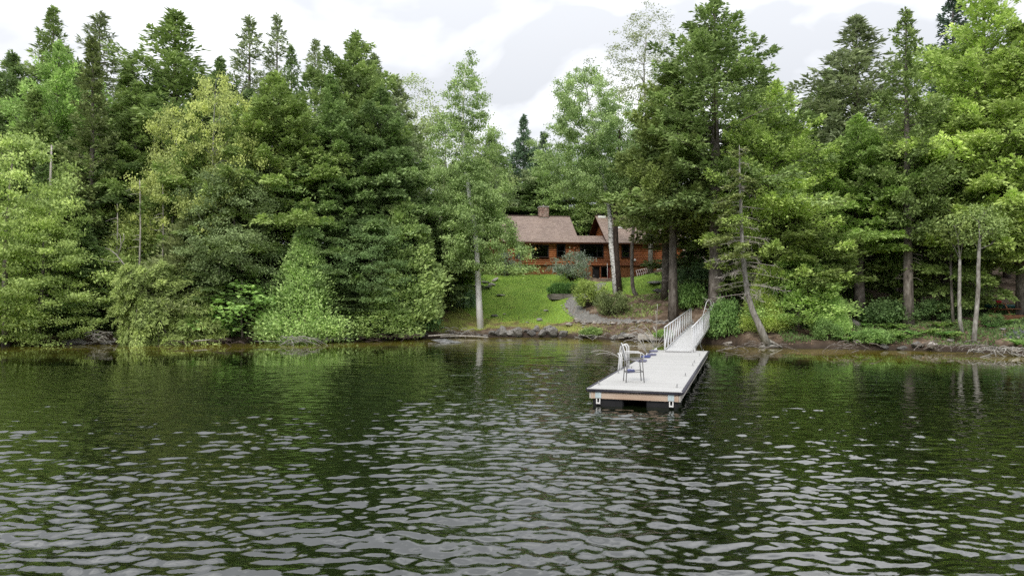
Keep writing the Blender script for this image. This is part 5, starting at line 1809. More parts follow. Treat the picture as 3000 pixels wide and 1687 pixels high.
# porch at the left end: deck, railing, lattice
pu0 = uz(1395, 780, 1.0)[0]; pu1 = U0 - 0.02
zd = uz(1440, 776, 0.6)[1]; zr_ = uz(1440, 753, 0.6)[1]
MB().box(((pu0 + pu1) / 2, 2.2, zd - 0.08), (pu1 - pu0, 3.2, 0.12)).build('porch_floor', M['redwood'], house)
rail = MB()
rail.box(((pu0 + pu1) / 2, 0.65, zr_), (pu1 - pu0, 0.1, 0.05)).box(((pu0 + pu1) / 2, 0.65, zd + 0.12), (pu1 - pu0, 0.06, 0.05))
po = rail.build('porch_railing', M['redwood'], house)
bm_ = MB().box((0, 0, 0), (0.035, 0.035, zr_ - zd - 0.16)).mesh('baluster')
k = pu0 + 0.06
while k < pu1:
    o = link('baluster', bm_, M['redwood'], po); o.location = (k, 0.65, (zd + zr_) / 2 + 0.06)
    k += 0.125
for uu in (pu0 + 0.05, (pu0 + pu1) / 2, pu1 - 0.08):
    MB().box((uu, 0.66, (zd + ZE) / 2 - 0.5), (0.12, 0.12, ZE - zd + 1.4)).build('post', M['redwood'], house)
lt = MB()
zt, zb = zd - 0.16, -0.35
H = zt - zb
for sgn in (1, -1):
    q = pu0 - H
    while q < pu1 + H:
        t0, t1 = max(0.0, (pu0 - q) / H), min(1.0, (pu1 - q) / H)
        if t1 - t0 > 0.03:
            zz = (lambda t: zb + H * t) if sgn > 0 else (lambda t: zt - H * t)
            yy = 0.62 if sgn > 0 else 0.608
            lt.beam((q + H * t0, yy, zz(t0)), (q + H * t1, yy, zz(t1)), 0.01, 0.04)
        q += 0.15
lt.build('porch_lattice', M['redwood'], house, kind='stuff')
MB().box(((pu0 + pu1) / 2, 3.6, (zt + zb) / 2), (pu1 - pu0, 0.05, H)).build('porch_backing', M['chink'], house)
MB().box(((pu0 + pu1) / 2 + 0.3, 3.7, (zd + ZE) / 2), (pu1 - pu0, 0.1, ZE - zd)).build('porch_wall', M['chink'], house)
# red chair on the porch
t = thing('deck_chair', 'red wooden chair on the porch behind the railing', 'chair', HO + HU * (uz(1441, 760, 1.3)[0]) + HN * 1.3 + Vector((0, 0, zd)), YAW)
MB().box((0, 0, 0.38), (0.6, 0.55, 0.05)).build('seat', M['redwood'], t)
for sx in (-0.2, -0.07, 0.07, 0.2):
    MB().box((sx, 0.3, 0.72), (0.11, 0.03, 0.7)).build('back_slat', M['redwood'], t)
for sx in (-0.3, 0.3):
    MB().box((sx, 0, 0.6), (0.1, 0.6, 0.03)).build('armrest', M['redwood'], t)
    for sy in (-0.24, 0.26):
        MB().box((sx * 0.95, sy, 0.29), (0.05, 0.05, 0.58)).build('leg', M['redwood'], t)
# things seen through the big windows
hp = lambda u_, d_, z_: HO + HU * u_ + HN * d_ + Vector((0, 0, z_))
u_, z_ = uz(1569, 729, 0.9)
t = thing('wall_lamp', 'small lit lamp glowing inside the middle picture window', 'lamp', hp(u_, 0.9, z_))
mlit, nt, n, l, p = mat_new('lit_shade')
p.inputs['Base Color'].default_value = (0.8, 0.5, 0.2, 1)
p.inputs['Emission Color'].default_value = (1.0, 0.55, 0.18, 1)
p.inputs['Emission Strength'].default_value = 1.6
MB().tube([(0, 0, -0.14), (0, 0, -0.05), (0, 0, 0.1), (0, 0, 0.16)], [0.05, 0.1, 0.09, 0.04], 10).build('lamp_shade', mlit, t, True)
MB().tube([(0, 0, 0.16), (0, 0, ZE - z_)], 0.01, 5).build('cord', M['dkframe'], t)
u_, z_ = uz(1582, 726, 1.4)
t = thing('hanging_globe', 'round white paper globe hanging inside the middle picture window', 'lampshade', hp(u_, 1.4, z_))
b = MB()
b.tube([(0, 0, 0.24 * math.sin(a)) for a in np.linspace(-1.5, 1.5, 9)], [max(0.03, 0.24 * math.cos(a)) for a in np.linspace(-1.5, 1.5, 9)], 12)
b.build('globe', M['white'], t, True)
MB().tube([(0, 0, 0.24), (0, 0, ZE - z_)], 0.008, 5).build('cord', M['dkframe'], t)
u_, z_ = uz(1731, 747, 0.7)
t = thing('storage_box', 'white box on top of the brown carton inside the wide window', 'box', hp(u_, 0.7, z_ - 0.1), YAW)
MB().box((0, 0, 0.15), (0.46, 0.3, 0.3)).build('box_body', M['white'], t)
MB().box((0, 0, 0.31), (0.5, 0.34, 0.03)).build('lid', M['white'], t)
u_, z_ = uz(1735, 752, 0.7)
t = thing('carton', 'brown carton behind the glass of the wide window', 'box', hp(u_, 0.7, z_ - 0.2), YAW)
M['carton'] = simple('cardboard', [(0.3, (0.3, 0.17, 0.09)), (0.7, (0.4, 0.25, 0.14))])
zf = z_ - 0.2
MB().box((0, 0, 0.14), (0.8, 0.4, 0.28)).build('carton_body', M['carton'], t)
MB().box((0, 0, 0.285), (0.06, 0.38, 0.006)).build('tape', M['white'], t)
t = thing('side_table', 'dark table inside the wide window under the carton', 'table', hp(u_, 0.75, 0), YAW)
MB().box((0, 0, zf - 0.03), (1.7, 0.6, 0.05)).build('tabletop', M['inside'], t)
for sx in (-0.75, 0.75):
    for sy in (-0.22, 0.22):
        MB().box((sx, sy, (zf - 0.055 + ZL) / 2), (0.06, 0.06, zf - 0.055 - ZL)).build('leg', M['inside'], t)
# round white lamp on the right wall
u_, z_ = uz(1860, 762, -0.15)
t = thing('outdoor_lamp', 'round white lamp fixed to the log wall behind the crooked tree', 'wall lamp', hp(u_, -0.14, z_), YAW)
b = MB()
b.tube([(0, 0.1 - 0.26 * (1 + math.sin(a)) / 2, 0) for a in np.linspace(-1.5, 1.5, 7)], [max(0.02, 0.14 * math.cos(a)) for a in np.linspace(-1.5, 1.5, 7)], 12)
b.build('globe', M['white'], t, True)
MB().box((0, 0.1, 0), (0.16, 0.05, 0.16)).build('back_plate', M['dkframe'], t)


# the two old window frames leaning on the skirt
def old_frame(label, corners, cols, rows, col_mat):
    """corners: pixels bottom left, bottom right, top right, top left."""
    bl, br = on_ground(*corners[0]), on_ground(*corners[1])
    u_bl, u_br = (bl - HO).dot(HU), (br - HO).dot(HU)
    y0, y1 = -0.75, -0.2
    _, zb0 = uz(*corners[0], y0); _, zb1 = uz(*corners[1], y0)
    ub0 = uz(*corners[0], y0)[0]; ub1 = uz(*corners[1], y0)[0]
    ut1, zt1 = uz(*corners[2], y1); ut0, zt0 = uz(*corners[3], y1)
    A = [hp(ub0, y0, zb0), hp(ub1, y0, zb1), hp(ut1, y1, zt1), hp(ut0, y1, zt0)]
    o = A[0].copy()
    t = thing('window_sash', label, 'window frame', o, 0, 'old window frames leaning on the house')
    A = [a - o for a in A]
    lerp = lambda s_, t_: (A[0] * (1 - s_) + A[1] * s_) * (1 - t_) + (A[3] * (1 - s_) + A[2] * s_) * t_
    nrm = (A[1] - A[0]).cross(A[3] - A[0]).normalized()
    b = MB()
    for a_, c_ in ((lerp(0, 0), lerp(1, 0)), (lerp(1, 0), lerp(1, 1)), (lerp(1, 1), lerp(0, 1)), (lerp(0, 1), lerp(0, 0))):
        b.beam(a_, c_, 0.085, 0.05, up=nrm)
    b.build('frame', col_mat, t)
    for k in range(1, cols):
        MB().beam(lerp(k / cols, 0.02), lerp(k / cols, 0.98), 0.05, 0.035, up=nrm).build('muntin', col_mat, t)
    for k in range(1, rows):
        MB().beam(lerp(0.02, k / rows), lerp(0.98, k / rows), 0.05, 0.03, up=nrm).build('muntin', col_mat, t)


M['pinkwhite'] = simple('faded_white_paint', [(0.3, (0.6, 0.5, 0.46)), (0.7, (0.78, 0.7, 0.66))], scale=4)
old_frame('old many paned window frame leaning on the lattice, the whole one', [(1868.5, 814), (1912, 804.5), (1906, 784.5), (1864, 792.5)], 7, 2, M['pinkwhite'])
old_frame('old window frame leaning on the lattice, partly behind the spruce trunks', [(1923, 803), (1962, 796), (1958, 783), (1926, 788.5)], 8, 2, M['white'])
for px, py, lab in ((1757, 826, 'pale board standing by the basement door'), (1765, 827, 'white board standing under the basement window')):
    u_, z_ = uz(px, py, -0.2)
    b = MB().box((0, 0, 0.22), (0.1, 0.03, 0.5), Matrix.Rotation(-0.12, 3, 'Y') @ Matrix.Rotation(-0.3, 3, 'X'))
    o = b.build('board', M['pinkwhite'] if px < 1760 else M['white'])
    o.location = hp(u_, -0.2, z_ - 0.02); o.rotation_euler = (0, 0, YAW)
    tag(o, lab, 'board')


# ------------------------------------------------------------------ floating dock
M['deck'] = simple('white_deck', [(0.3, (0.41, 0.405, 0.392)), (0.55, (0.45, 0.445, 0.435)), (0.75, (0.475, 0.47, 0.465))], scale=1.6, detail=6, rough=0.6, stretch=(0.6, 2.5, 1), rnd=0.045)
M['bumper'] = simple('navy_rubber', [(0.3, (0.022, 0.02, 0.034)), (0.7, (0.05, 0.048, 0.062))], scale=4, rough=0.4, spec=0.5)
M['pine'] = simple('pine_board', [(0.25, (0.36, 0.22, 0.15)), (0.5, (0.52, 0.4, 0.31)), (0.75, (0.58, 0.47, 0.39))], scale=2.2, detail=7, stretch=(0.35, 2, 3), bstr=0.2, bdist=0.01)
M['pine_grey'] = simple('weathered_board', [(0.25, (0.3, 0.27, 0.24)), (0.5, (0.46, 0.43, 0.39)), (0.75, (0.58, 0.55, 0.5))], scale=2.2, detail=7, stretch=(0.35, 2, 3), bstr=0.2, bdist=0.01)
M['galv'] = simple('galvanised_steel', [(0.3, (0.44, 0.53, 0.56)), (0.7, (0.6, 0.68, 0.7))], scale=9, rough=0.5, metal=0.2)
M['float'] = simple('black_float', [(0.3, (0.007, 0.007, 0.008)), (0.7, (0.015, 0.015, 0.017))], scale=3, rough=0.5)
M['alu'] = simple('bare_aluminium', [(0.3, (0.56, 0.56, 0.57)), (0.7, (0.7, 0.7, 0.71))], scale=4, rough=0.42, metal=0.3)
M['alu_white'] = simple('white_aluminium', [(0.3, (0.52, 0.52, 0.52)), (0.7, (0.62, 0.62, 0.62))], scale=4, rough=0.42)
M['cleat'] = simple('dull_cleat', [(0.3, (0.3, 0.3, 0.3)), (0.7, (0.45, 0.45, 0.45))], scale=20, rough=0.5, metal=0.3)
M['blue'] = simple('blue_vinyl', [(0.3, (0.04, 0.05, 0.16)), (0.7, (0.08, 0.1, 0.25))], scale=14, rough=0.5)
M['grey_blue'] = simple('faded_blue_vinyl', [(0.3, (0.1, 0.1, 0.17)), (0.7, (0.2, 0.2, 0.27))], scale=14, rough=0.6)
M['wire'] = simple('spring_wire', [(0.3, (0.38, 0.36, 0.33)), (0.7, (0.56, 0.54, 0.5))], scale=6, rough=0.4, metal=0.2)
M['chairmetal'] = simple('grey_tube', [(0.3, (0.11, 0.105, 0.105)), (0.7, (0.19, 0.185, 0.18))], scale=5, rough=0.45, metal=0.2)
M['sling'] = simple('grey_sling', [(0.3, (0.4, 0.4, 0.41)), (0.7, (0.52, 0.52, 0.53))], scale=40, rough=0.8)

DZ = 0.48
NL, NR = at_z(1720.5, 1138, DZ), at_z(1999, 1147.5, DZ)
FR, FL = at_z(2075, 1028, DZ), at_z(1918, 1025, DZ)
nmid, fmid = (NL + NR) / 2, (FL + FR) / 2
DV = (fmid - nmid); DL = DV.length; DV.normalize()
DWX = Vector((DV.y, -DV.x, 0))
DWID = ((NR - NL).dot(DWX) + (FR - FL).dot(DWX)) / 2
ang = math.atan2(-DV.x, DV.y)           # local y runs along the dock
dock = thing('floating_dock', 'long white floating dock with black edge bumper', 'dock', (nmid.x, nmid.y, 0), ang)
hw = DWID / 2
dloc = lambda p: (Vector((p.x - nmid.x, p.y - nmid.y, 0)).dot(DWX), Vector((p.x - nmid.x, p.y - nmid.y, 0)).dot(DV))
# deck boards across, in two sections with a seam between
nb = 54
bw = DL / nb
bme = MB().box((0, 0, 0), (2 * hw, bw - 0.004, 0.03)).mesh('deck_board')
for k in range(nb):
    o = link('deck_board', bme, M['deck'], dock)
    o.location = (0, (k + 0.5) * bw + (0.012 if k >= nb // 2 else -0.008), DZ - 0.015)
# rim joists
MB().box((0, 0.05, DZ - 0.175), (2 * hw - 0.26, 0.05, 0.2)).build('end_joist', M['pine'], dock)
MB().box((0, DL - 0.05, DZ - 0.175), (2 * hw - 0.16, 0.05, 0.2)).build('end_joist', M['pine_grey'], dock)
for s in (-1, 1):
    for y0, y1 in ((0.02, DL / 2 - 0.03), (DL / 2 + 0.03, DL - 0.02)):
        MB().box((s * (hw - 0.06), (y0 + y1) / 2, DZ - 0.165), (0.05, y1 - y0, 0.22)).build('side_joist', M['pine_grey'], dock)
    # bumper along the side, and corner plates and leg sleeves at the near end
    MB().tube([(s * (hw + 0.015), 0.0, DZ - 0.025), (s * (hw + 0.015), DL, DZ - 0.025)], 0.05, 10).build('side_bumper', M['bumper'], dock, True)
    MB().box((s * (hw - 0.29), 0.016, DZ - 0.175), (0.17, 0.012, 0.17)).build('corner_plate', M['galv'], dock)
    for q in (-0.06, 0.06):
        for zz in (-0.115, -0.235):
            pass
    sl = MB().box((s * (hw - 0.24), 0.045, DZ - 0.35), (0.03, 0.04, 0.15)).box((s * (hw - 0.33), 0.045, DZ - 0.35), (0.03, 0.04, 0.15)).box((s * (hw - 0.285), 0.045, DZ - 0.405), (0.06, 0.035, 0.04))
    sl.build('leg_sleeve', M['white'], dock)
    MB().box((s * (hw - 0.115), 0.047, DZ - 0.175), (0.05, 0.07, 0.2)).build('corner_block', M['pine'], dock)
MB().tube([(-hw - 0.02, -0.01, DZ - 0.045), (hw + 0.02, -0.01, DZ - 0.045)], 0.042, 10).build('end_bumper', M['bumper'], dock, True)
MB().box((0, -0.018, DZ + 0.002), (2 * hw + 0.04, 0.09, 0.03)).build('end_nosing', M['deck'], dock, bevel=0.01)
for s in (-1, 1):
    for k in range(5):
        y = 0.85 + k * (DL - 1.7) / 4
        MB().box((s * (hw - 0.55), y, 0.08), (0.86, 1.5, 0.38)).build('float', M['float'], dock, bevel=0.03)
MB().box((0, DL / 2, DZ - 0.06), (2 * hw - 0.2, DL - 0.3, 0.05)).build('under_frame', M['float'], dock)
# cleats
CL = [(1751, 1127), (1802.7, 1093), (1850.5, 1081), (1833.5, 1077), (1858.9, 1058), (1892, 1041), (1983.4, 1135), (2008, 1101), (2029.6, 1071.5), (2034, 1062.5), (2050, 1042), (2061, 1030)]
cb = MB().box((0, 0, 0.012), (0.05, 0.1, 0.024)).box((0, 0, 0.05), (0.025, 0.03, 0.06)).beam((0, -0.085, 0.10), (0, 0.085, 0.075), 0.025, 0.025).mesh('cleat')
for px, py in CL:
    x, y = dloc(at_z(px, py, DZ))
    x = max(-hw + 0.14, min(hw - 0.14, x))
    o = link('cleat', cb, M['cleat'], dock); o.location = (x, min(y, DL - 0.15), DZ + 0.001)
# boarding ladder on the left side
lx, ly = dloc(at_z(1822, 1079, DZ))
lad = thing('boarding_ladder', 'white swim ladder on the edge of the dock with curved handrails', 'ladder', (0, 0, 0), ang)
lad.location = Vector((nmid.x, nmid.y, 0)) + DWX * (-hw + 0.02) + DV * ly
for sy in (0.0, 0.46):
    pts = [(0.14, sy, DZ), (0.14, sy, DZ + 0.70)] + [(0.02 + 0.12 * math.cos(a), sy, DZ + 0.70 + 0.16 * math.sin(a)) for a in np.linspace(0.2, math.pi - 0.2, 7)] + [(-0.11, sy, DZ + 0.62), (-0.17, sy, DZ), (-0.2, sy, -0.6)]
    MB().tube(pts, 0.026, 8).build('handrail', M['alu_white'], lad, True)
for zz in (0.36, 0.1, -0.16):
    MB().box((-0.2, 0.23, zz), (0.09, 0.44, 0.035)).build('rung', M['alu_white'], lad)
# flip-up steps leaning outwards beside it
st = thing('step_frame', 'white folding step frame beside the swim ladder', 'steps', (0, 0, 0), ang)
st.location = Vector((nmid.x, nmid.y, 0)) + DWX * (-hw - 0.02) + DV * (ly - 0.75)
for sy in (0, 0.38):
    MB().tube([(0.06, sy - 0.05, DZ + 0.0), (0.06, sy, DZ + 0.45), (0.0, sy + 0.02, DZ + 0.6), (-0.05, sy + 0.02, DZ + 0.58)], 0.024, 8).build('side_tube', M['alu_white'], st, True)
MB().box((0.06, 0.2, DZ + 0.15), (0.03, 0.4, 0.14)).build('tread', M['alu_white'], st)
# blue fenders lying on the deck
FN = [(1848, 1091, 0.30, 'blue', 'crumpled blue fender under the chair'), (1881, 1060.5, 0.40, 'grey_blue', 'faded blue fender on the dock right behind the front legs of the chair'),
      (1892.5, 1048.5, 0.42, 'blue', 'plain deep blue fender on the deck, second beyond the chair'), (1910.5, 1042, 0.40, 'grey_blue', 'blue fender with a pale middle on the deck, third beyond the chair'),
      (1915.5, 1031.5, 0.40, 'grey_blue', 'greyish fender near the far corner of the dock by the wire sprays')]
for px, py, ln, mm, lab in FN:
    c = at_z(px, py, DZ)
    t = thing('fender', lab, 'fender', (c.x, c.y, DZ + 0.001), _rt.uniform(-0.1, 0.1), 'blue fenders lying on the dock')
    b = MB()
    n = 9
    b.tube([(ln * (i / (n - 1) - 0.5), 0, 0.06) for i in range(n)], [0.06 * math.sqrt(max(0.12, 1 - abs(2 * i / (n - 1) - 1) ** 4)) for i in range(n)], 10)
    b.build('fender_body', M[mm], t, True)
    MB().box((ln * 0.12, 0, 0.118), (0.07, 0.05, 0.012)).build('valve_patch', M['white'] if mm != 'blue' or px < 1860 else M['blue'], t)
    MB().tube([(-ln / 2 - 0.03, 0, 0.05), (-ln / 2 + 0.01, 0, 0.06)], 0.02, 6).build('end_ring', M['blue'], t)
# wire bird deterrents along the far left edge
BD = [(1916, 1025, 'spray of curved bird wires at the far corner of the dock beside the gangway', 0), (1903, 1027, 'spray of long arching bird wires on the left edge of the dock', 1),
      (1878, 1041, 'spray of low arching bird wires behind the chair back', 2), (1815, 1074, 'two long bird wires reaching over the water by the ladder', 3)]
for px, py, lab, i in BD:
    c = at_z(px, py, DZ)
    x, y = dloc(c)
    rs = np.random.RandomState(300 + i)
    t = thing('bird_deterrent', lab, 'bird deterrent', Vector((nmid.x, nmid.y, DZ + 0.001)) + DWX * max(-hw + 0.09, x) + DV * min(DL - 0.1, y), 0, 'wire bird deterrents on the dock')
    MB().tube([(0, 0, 0), (0, 0, 0.05), (0, 0, 0.12)], [0.06, 0.045, 0.02], 8).build('base', M['alu_white'], t)
    if i == 0:
        dirs = [(0.06, 1.75, 0.0), (-0.05, 1.5, 0.1), (1.0, 0.9, 0.3), (0.95, 0.55, 0.5), (1.0, 0.32, 0.6), (0.9, 0.16, 0.6), (-0.7, 1.0, 0.25), (-0.5, 0.75, 0.1)]
    elif i == 3:
        dirs = [(-1.35, 0.5, 0.3), (-1.2, 0.42, 0.34)]
    else:
        dirs = [(-rs.uniform(0.35, 1.35), rs.uniform(0.25, 1.0), rs.uniform(0.15, 0.6)) for _ in range(9)] + [(-0.9, 1.2, 0.1)]
    for dx_, dz_, dr in dirs:
        dy_ = rs.uniform(-0.4, 0.4)
        pts = []
        for s in np.linspace(0, 1, 9):
            arc_ = 2.2 * s - 1.5 * s * s if abs(dx_) > 0.3 else s
            pts.append((dx_ * s, dy_ * s, 0.1 + dz_ * 1.25 * arc_))
        MB().tube(pts, [0.0075] * 8 + [0.014], 5).build('wire', M['wire'], t, True)
# ------------------------------------------------------------------ bar chair
legs = [(1824, 1115), (1836, 1121), (1878.3, 1115.5), (1888, 1120.5)]
LP = [at_z(px, py, DZ) for px, py in legs]
cc = (LP[0] + LP[1] + LP[2] + LP[3]) / 4
ca = math.atan2((LP[2] - LP[0]).y + (LP[3] - LP[1]).y, (LP[2] - LP[0]).x + (LP[3] - LP[1]).x)
chair = thing('bar_chair', 'tall grey metal bar chair on the dock facing away from the ladder', 'chair', (cc.x, cc.y, DZ), ca)
fx_ = 0.275; fy_ = 0.25
SH = 0.70
for (sx, sy) in ((-1, 1), (-1, -1), (1, 1), (1, -1)):
    top = (sx * (fx_ - 0.05), sy * (fy_ - 0.02), SH if sx < 0 else SH + 0.0)
    MB().tube([(sx * fx_, sy * fy_, 0.0), (sx * (fx_ - 0.03), sy * (fy_ - 0.01), 0.4), top], 0.0145, 8).build('leg', M['chairmetal'], chair, True)
for a_, b_ in (((-0.255, 0.245, 0.30), (0.255, 0.245, 0.33)), ((-0.255, -0.245, 0.30), (0.255, -0.245, 0.33)), ((0.255, -0.245, 0.33), (0.255, 0.245, 0.33)), ((-0.255, -0.245, 0.3), (-0.255, 0.245, 0.3))):
    MB().tube([a_, b_], 0.012, 7).build('stretcher', M['chairmetal'], chair, True)
sf = MB()
ring = [(-0.24, -0.23, SH), (0.2, -0.23, SH + 0.02), (0.25, -0.18, SH + 0.015), (0.25, 0.18, SH + 0.015), (0.2, 0.23, SH + 0.02), (-0.24, 0.23, SH), (-0.24, -0.23, SH)]
sf.tube(ring, 0.014, 7)
sf.build('seat_frame', M['chairmetal'], chair, True)
b = MB()
for i, s in enumerate(np.linspace(-0.23, 0.22, 9)[:-1]):
    s2 = np.linspace(-0.23, 0.22, 9)[i + 1]
    z0_, z1_ = SH - 0.02 * math.sin((s + 0.23) / 0.45 * math.pi), SH - 0.02 * math.sin((s2 + 0.23) / 0.45 * math.pi)
    b.poly([(s, -0.22, z0_), (s2, -0.22, z1_), (s2, 0.22, z1_), (s, 0.22, z0_)]).poly([(s, 0.22, z0_ - 0.012), (s2, 0.22, z1_ - 0.012), (s2, -0.22, z1_ - 0.012), (s, -0.22, z0_ - 0.012)])
b.build('seat', M['sling'], chair)
# arched back, leaning a little
arch = []
for a in np.linspace(0, math.pi, 13):
    arch.append((-0.22 - 0.13 * math.sin(a) ** 0.8 - 0.02, 0.235 * math.cos(a), SH - 0.06 + 0.54 * math.sin(a) ** 0.75))
MB().tube(arch, 0.015, 8).build('back_frame', M['alu_white'], chair, True)
b = MB()
for p, q in zip(arch[:6], arch[1:7]):
    b.poly([p, (p[0], -p[1], p[2]), (q[0], -q[1], q[2]), q])
b.build('backrest', M['sling'], chair)
for sy in (-1, 1):
    MB().tube([(-0.29, sy * 0.25, SH + 0.2), (-0.1, sy * 0.27, SH + 0.21), (0.2, sy * 0.27, SH + 0.2), (0.27, sy * 0.262, SH + 0.15), (0.25, sy * 0.25, SH)], 0.016, 8).build('armrest', M['alu_white'], chair, True)

# ------------------------------------------------------------------ gangway
ga = at_z(1949.5, 1026.5, DZ + 0.06); gb = at_z(2025.5, 1029.5, DZ + 0.06)
ge = (at(2025.5, 950, 48.6) + at(2081, 951, 48.6)) / 2
g0 = (ga + gb) / 2
g0.z = DZ + 0.06
g1 = Vector((ge.x, ge.y, ge.z))
gd = g1 - g0
GLn = gd.length
gang = thing('gangway', 'white aluminium gangway with zigzag railings between dock and shore', 'gangway', g0)
gx = gd.normalized()
gy = Vector((0, 0, 1)).cross(gx).normalized()
gzv = gx.cross(gy)
gang.rotation_euler = Matrix((gx, gy, gzv)).transposed().to_euler()
GW = (gb - ga).length / 2
nd = 12
for k in range(nd):
    s0, s1 = GLn * k / nd, GLn * (k + 1) / nd
    MB().box(((s0 + s1) / 2, 0, 0.0), (s1 - s0 - 0.004, 2 * GW - 0.1, 0.03)).build('deck_panel', M['alu_white'], gang)
RH = 1.12
for s in (-1, 1):
    MB().box((GLn / 2, s * GW, -0.02), (GLn, 0.06, 0.13)).build('bottom_chord', M['alu'], gang)
    MB().tube([(0.0, s * GW, RH), (GLn, s * GW, RH)], 0.032, 8).build('handrail', M['alu'], gang, True)
    for xx in (0.03, GLn - 0.03):
        MB().box((xx, s * GW, RH / 2), (0.06, 0.055, RH - 0.03)).build('end_post', M['alu_white'], gang)
    nz = 12
    for k in range(nz):
        xa, xb = 0.06 + (GLn - 0.12) * k / nz, 0.06 + (GLn - 0.12) * (k + 1) / nz
        # leaning towards the middle of the span
        if k < nz // 2:
            MB().beam((xa, s * GW, 0.04), (xb, s * GW, RH - 0.02), 0.045, 0.045).build('brace', M['alu_white'], gang)
            MB().box((xb, s * GW, RH / 2), (0.045, 0.045, RH - 0.04)).build('baluster', M['alu_white'], gang)
        else:
            MB().beam((xa, s * GW, RH - 0.02), (xb, s * GW, 0.04), 0.045, 0.045).build('brace', M['alu_white'], gang)
            MB().box((xa + 0.05, s * GW + 0.003, RH / 2), (0.045, 0.045, RH - 0.04)).build('baluster', M['alu_white'], gang)
MB().box((-0.03, 0, -0.035), (0.08, 2 * GW, 0.02)).build('toe_flap', M['cleat'], gang)
MB().tube([(0.25, -GW - 0.1, -0.03), (0.25, -GW - 0.1, 0.12)], 0.05, 8).build('roller', M['alu_white'], gang)
# a second ladder propped at the head of the gangway against the thick trunk
lo = at(2033, 945, 47.6); hi = at(2070, 885, 48.9)
t = thing('spare_ladder', 'white spare ladder with looped top leaning by the thick trunk at the gangway head', 'ladder', (lo.x, lo.y, gz(lo.x, lo.y)))
oo = Vector((lo.x, lo.y, gz(lo.x, lo.y)))
base0 = Vector((0, 0, -0.05)); top0 = hi - oo
side = Vector((0.46, -0.1, 0))
for k, sd in enumerate((Vector((0, 0, 0)), side)):
    loop = [base0 + sd * 0.6, (base0 + top0) / 2 + sd * 0.8, top0 + sd, top0 + sd * 1.0 + Vector((0.14, 0.05, 0.14)), top0 + sd + Vector((0.3, 0.1, 0.08)), top0 + sd + Vector((0.36, 0.12, -0.2)), top0 + sd + Vector((0.34, 0.12, -0.75))]
    if k == 1:
        loop = [p + Vector((0.02, 0, 0)) for p in loop[:3]]
    MB().tube(loop, 0.032, 8).build('side_rail', M['alu_white'], t, True)
for q in (0.25, 0.4, 0.55, 0.7, 0.85):
    p = base0.lerp(top0, q)
    MB().beam(p, p + side * (0.6 + 0.4 * q), 0.08, 0.03).build('rung', M['alu_white'], t)
MB().tube([top0 + Vector((0.34, 0.12, -0.75)), top0 + Vector((-0.1, 0, -0.42))], 0.03, 7).build('cross_tube', M['alu_white'], t)


# ------------------------------------------------------------------ stones, logs and small things on the bank
def stone(px, py, w, h, label, mat='rock', group=None, d=None, name='boulder', Y=None, z=None, sink=0.25, k=None, cat='rock'):
    """A boulder about w by h photograph pixels, its foot at pixel (px, py)."""
    g = on_ground(px, py) if Y is None else Vector((at(px, CY, Y).x, Y, gz(at(px, CY, Y).x, Y)))
    if z is not None:
        g = at_z(px, py, z)
    sc_ = g.y / FPX
    hx, hz = w / 2 * sc_ * 0.93, h * sc_ * 0.41
    o = link(name, ROCKS[(k if k is not None else _rt.randrange(6))], None)
    me = o.data
    if not me.materials:
        me.materials.append(M['rock'])
    if mat != 'rock':
        o.material_slots[0].link = 'OBJECT'; o.material_slots[0].material = M[mat]
    hy = (d if d else w * _rt.uniform(0.6, 0.9)) / 2 * sc_
    o.scale = (hx * 1.12, max(hy, 0.05), hz * 1.12)
    o.rotation_euler = (_rt.uniform(-0.15, 0.15), _rt.uniform(-0.15, 0.15), _rt.choice((0, 3.14)) + _rt.uniform(-0.3, 0.3))
    o.location = (g.x, g.y, g.z + hz * (1 - sink))
    tag(o, label, cat, group)
    return o


SH_ = 'boulders along the shore'
for a in ((1440, 981, 26, 20, 'grey boulder just right of the white birch foot'), (1458, 985, 26, 22, 'pinkish boulder between birch foot and the tall rounded boulder'), (1475, 985, 30, 40, 'tall rounded boulder of the shore row'),
          (1499, 984, 28, 24, 'low grey boulder right of the tall rounded one'), (1514, 986, 38, 32, 'broad blocky boulder in the middle of the shore row'), (1541, 974, 24, 16, 'dark stone set back behind the shore row'),
          (1556, 984, 30, 24, 'pale topped sloping boulder before the lawn'), (1571, 972, 26, 20, 'grey stone tucked above the sloping boulder'), (1587, 986, 32, 22, 'brown grey boulder low by the water'),
          (1607, 970, 30, 20, 'flat grey stone behind the rounded block'), (1616, 986, 40, 34, 'large rounded block near the right of the shore row'), (1650, 985, 32, 28, 'separate rounded boulder with flat face at the end of the row'),
          (1700, 990, 20, 14, 'small brown stone at the water under the moss'), (1722, 990, 18, 12, 'small stone in the shade of the overhanging moss'), (1800, 993, 24, 16, 'grey stone at the water, left of the white ledge'),
          (1822, 991, 34, 18, 'angular stone under the driftwood'), (1845, 989, 34, 15, 'flat angular stone right of the driftwood'), (1230, 990, 34, 14, 'low wet stone by the bush at the lawn corner'), (1248, 984, 20, 14, 'small reddish stone behind the flat wet rock'),
          (1405, 986, 14, 8, 'pebble sized stone at the waterline below the birch'), (1422, 988, 16, 9, 'small stone at the waterline right of the birch'), (1640, 992, 14, 8, 'small stone in the water between block and rounded boulder')):
    stone(*a, group=SH_)
o = stone(1298, 1003, 76, 15, 'flat grey rock lying in the water off the lawn', mat='wet_rock', group=SH_, z=0.0, d=40, sink=0.3, k=1)
stone(1325, 1003, 50, 6, 'thin wet slab edge in the water beside the flat rock', mat='wet_rock', group=SH_, z=0.0, d=26, sink=0.2, k=2)
stone(211, 1007, 62, 24, 'round brown boulder at the waterline on the left', group=SH_, z=0.02, d=40, sink=0.35, k=3)
stone(316, 1008, 50, 14, 'low flat boulder right of the round brown one', group=SH_, z=0.02, d=30, sink=0.35, k=4)
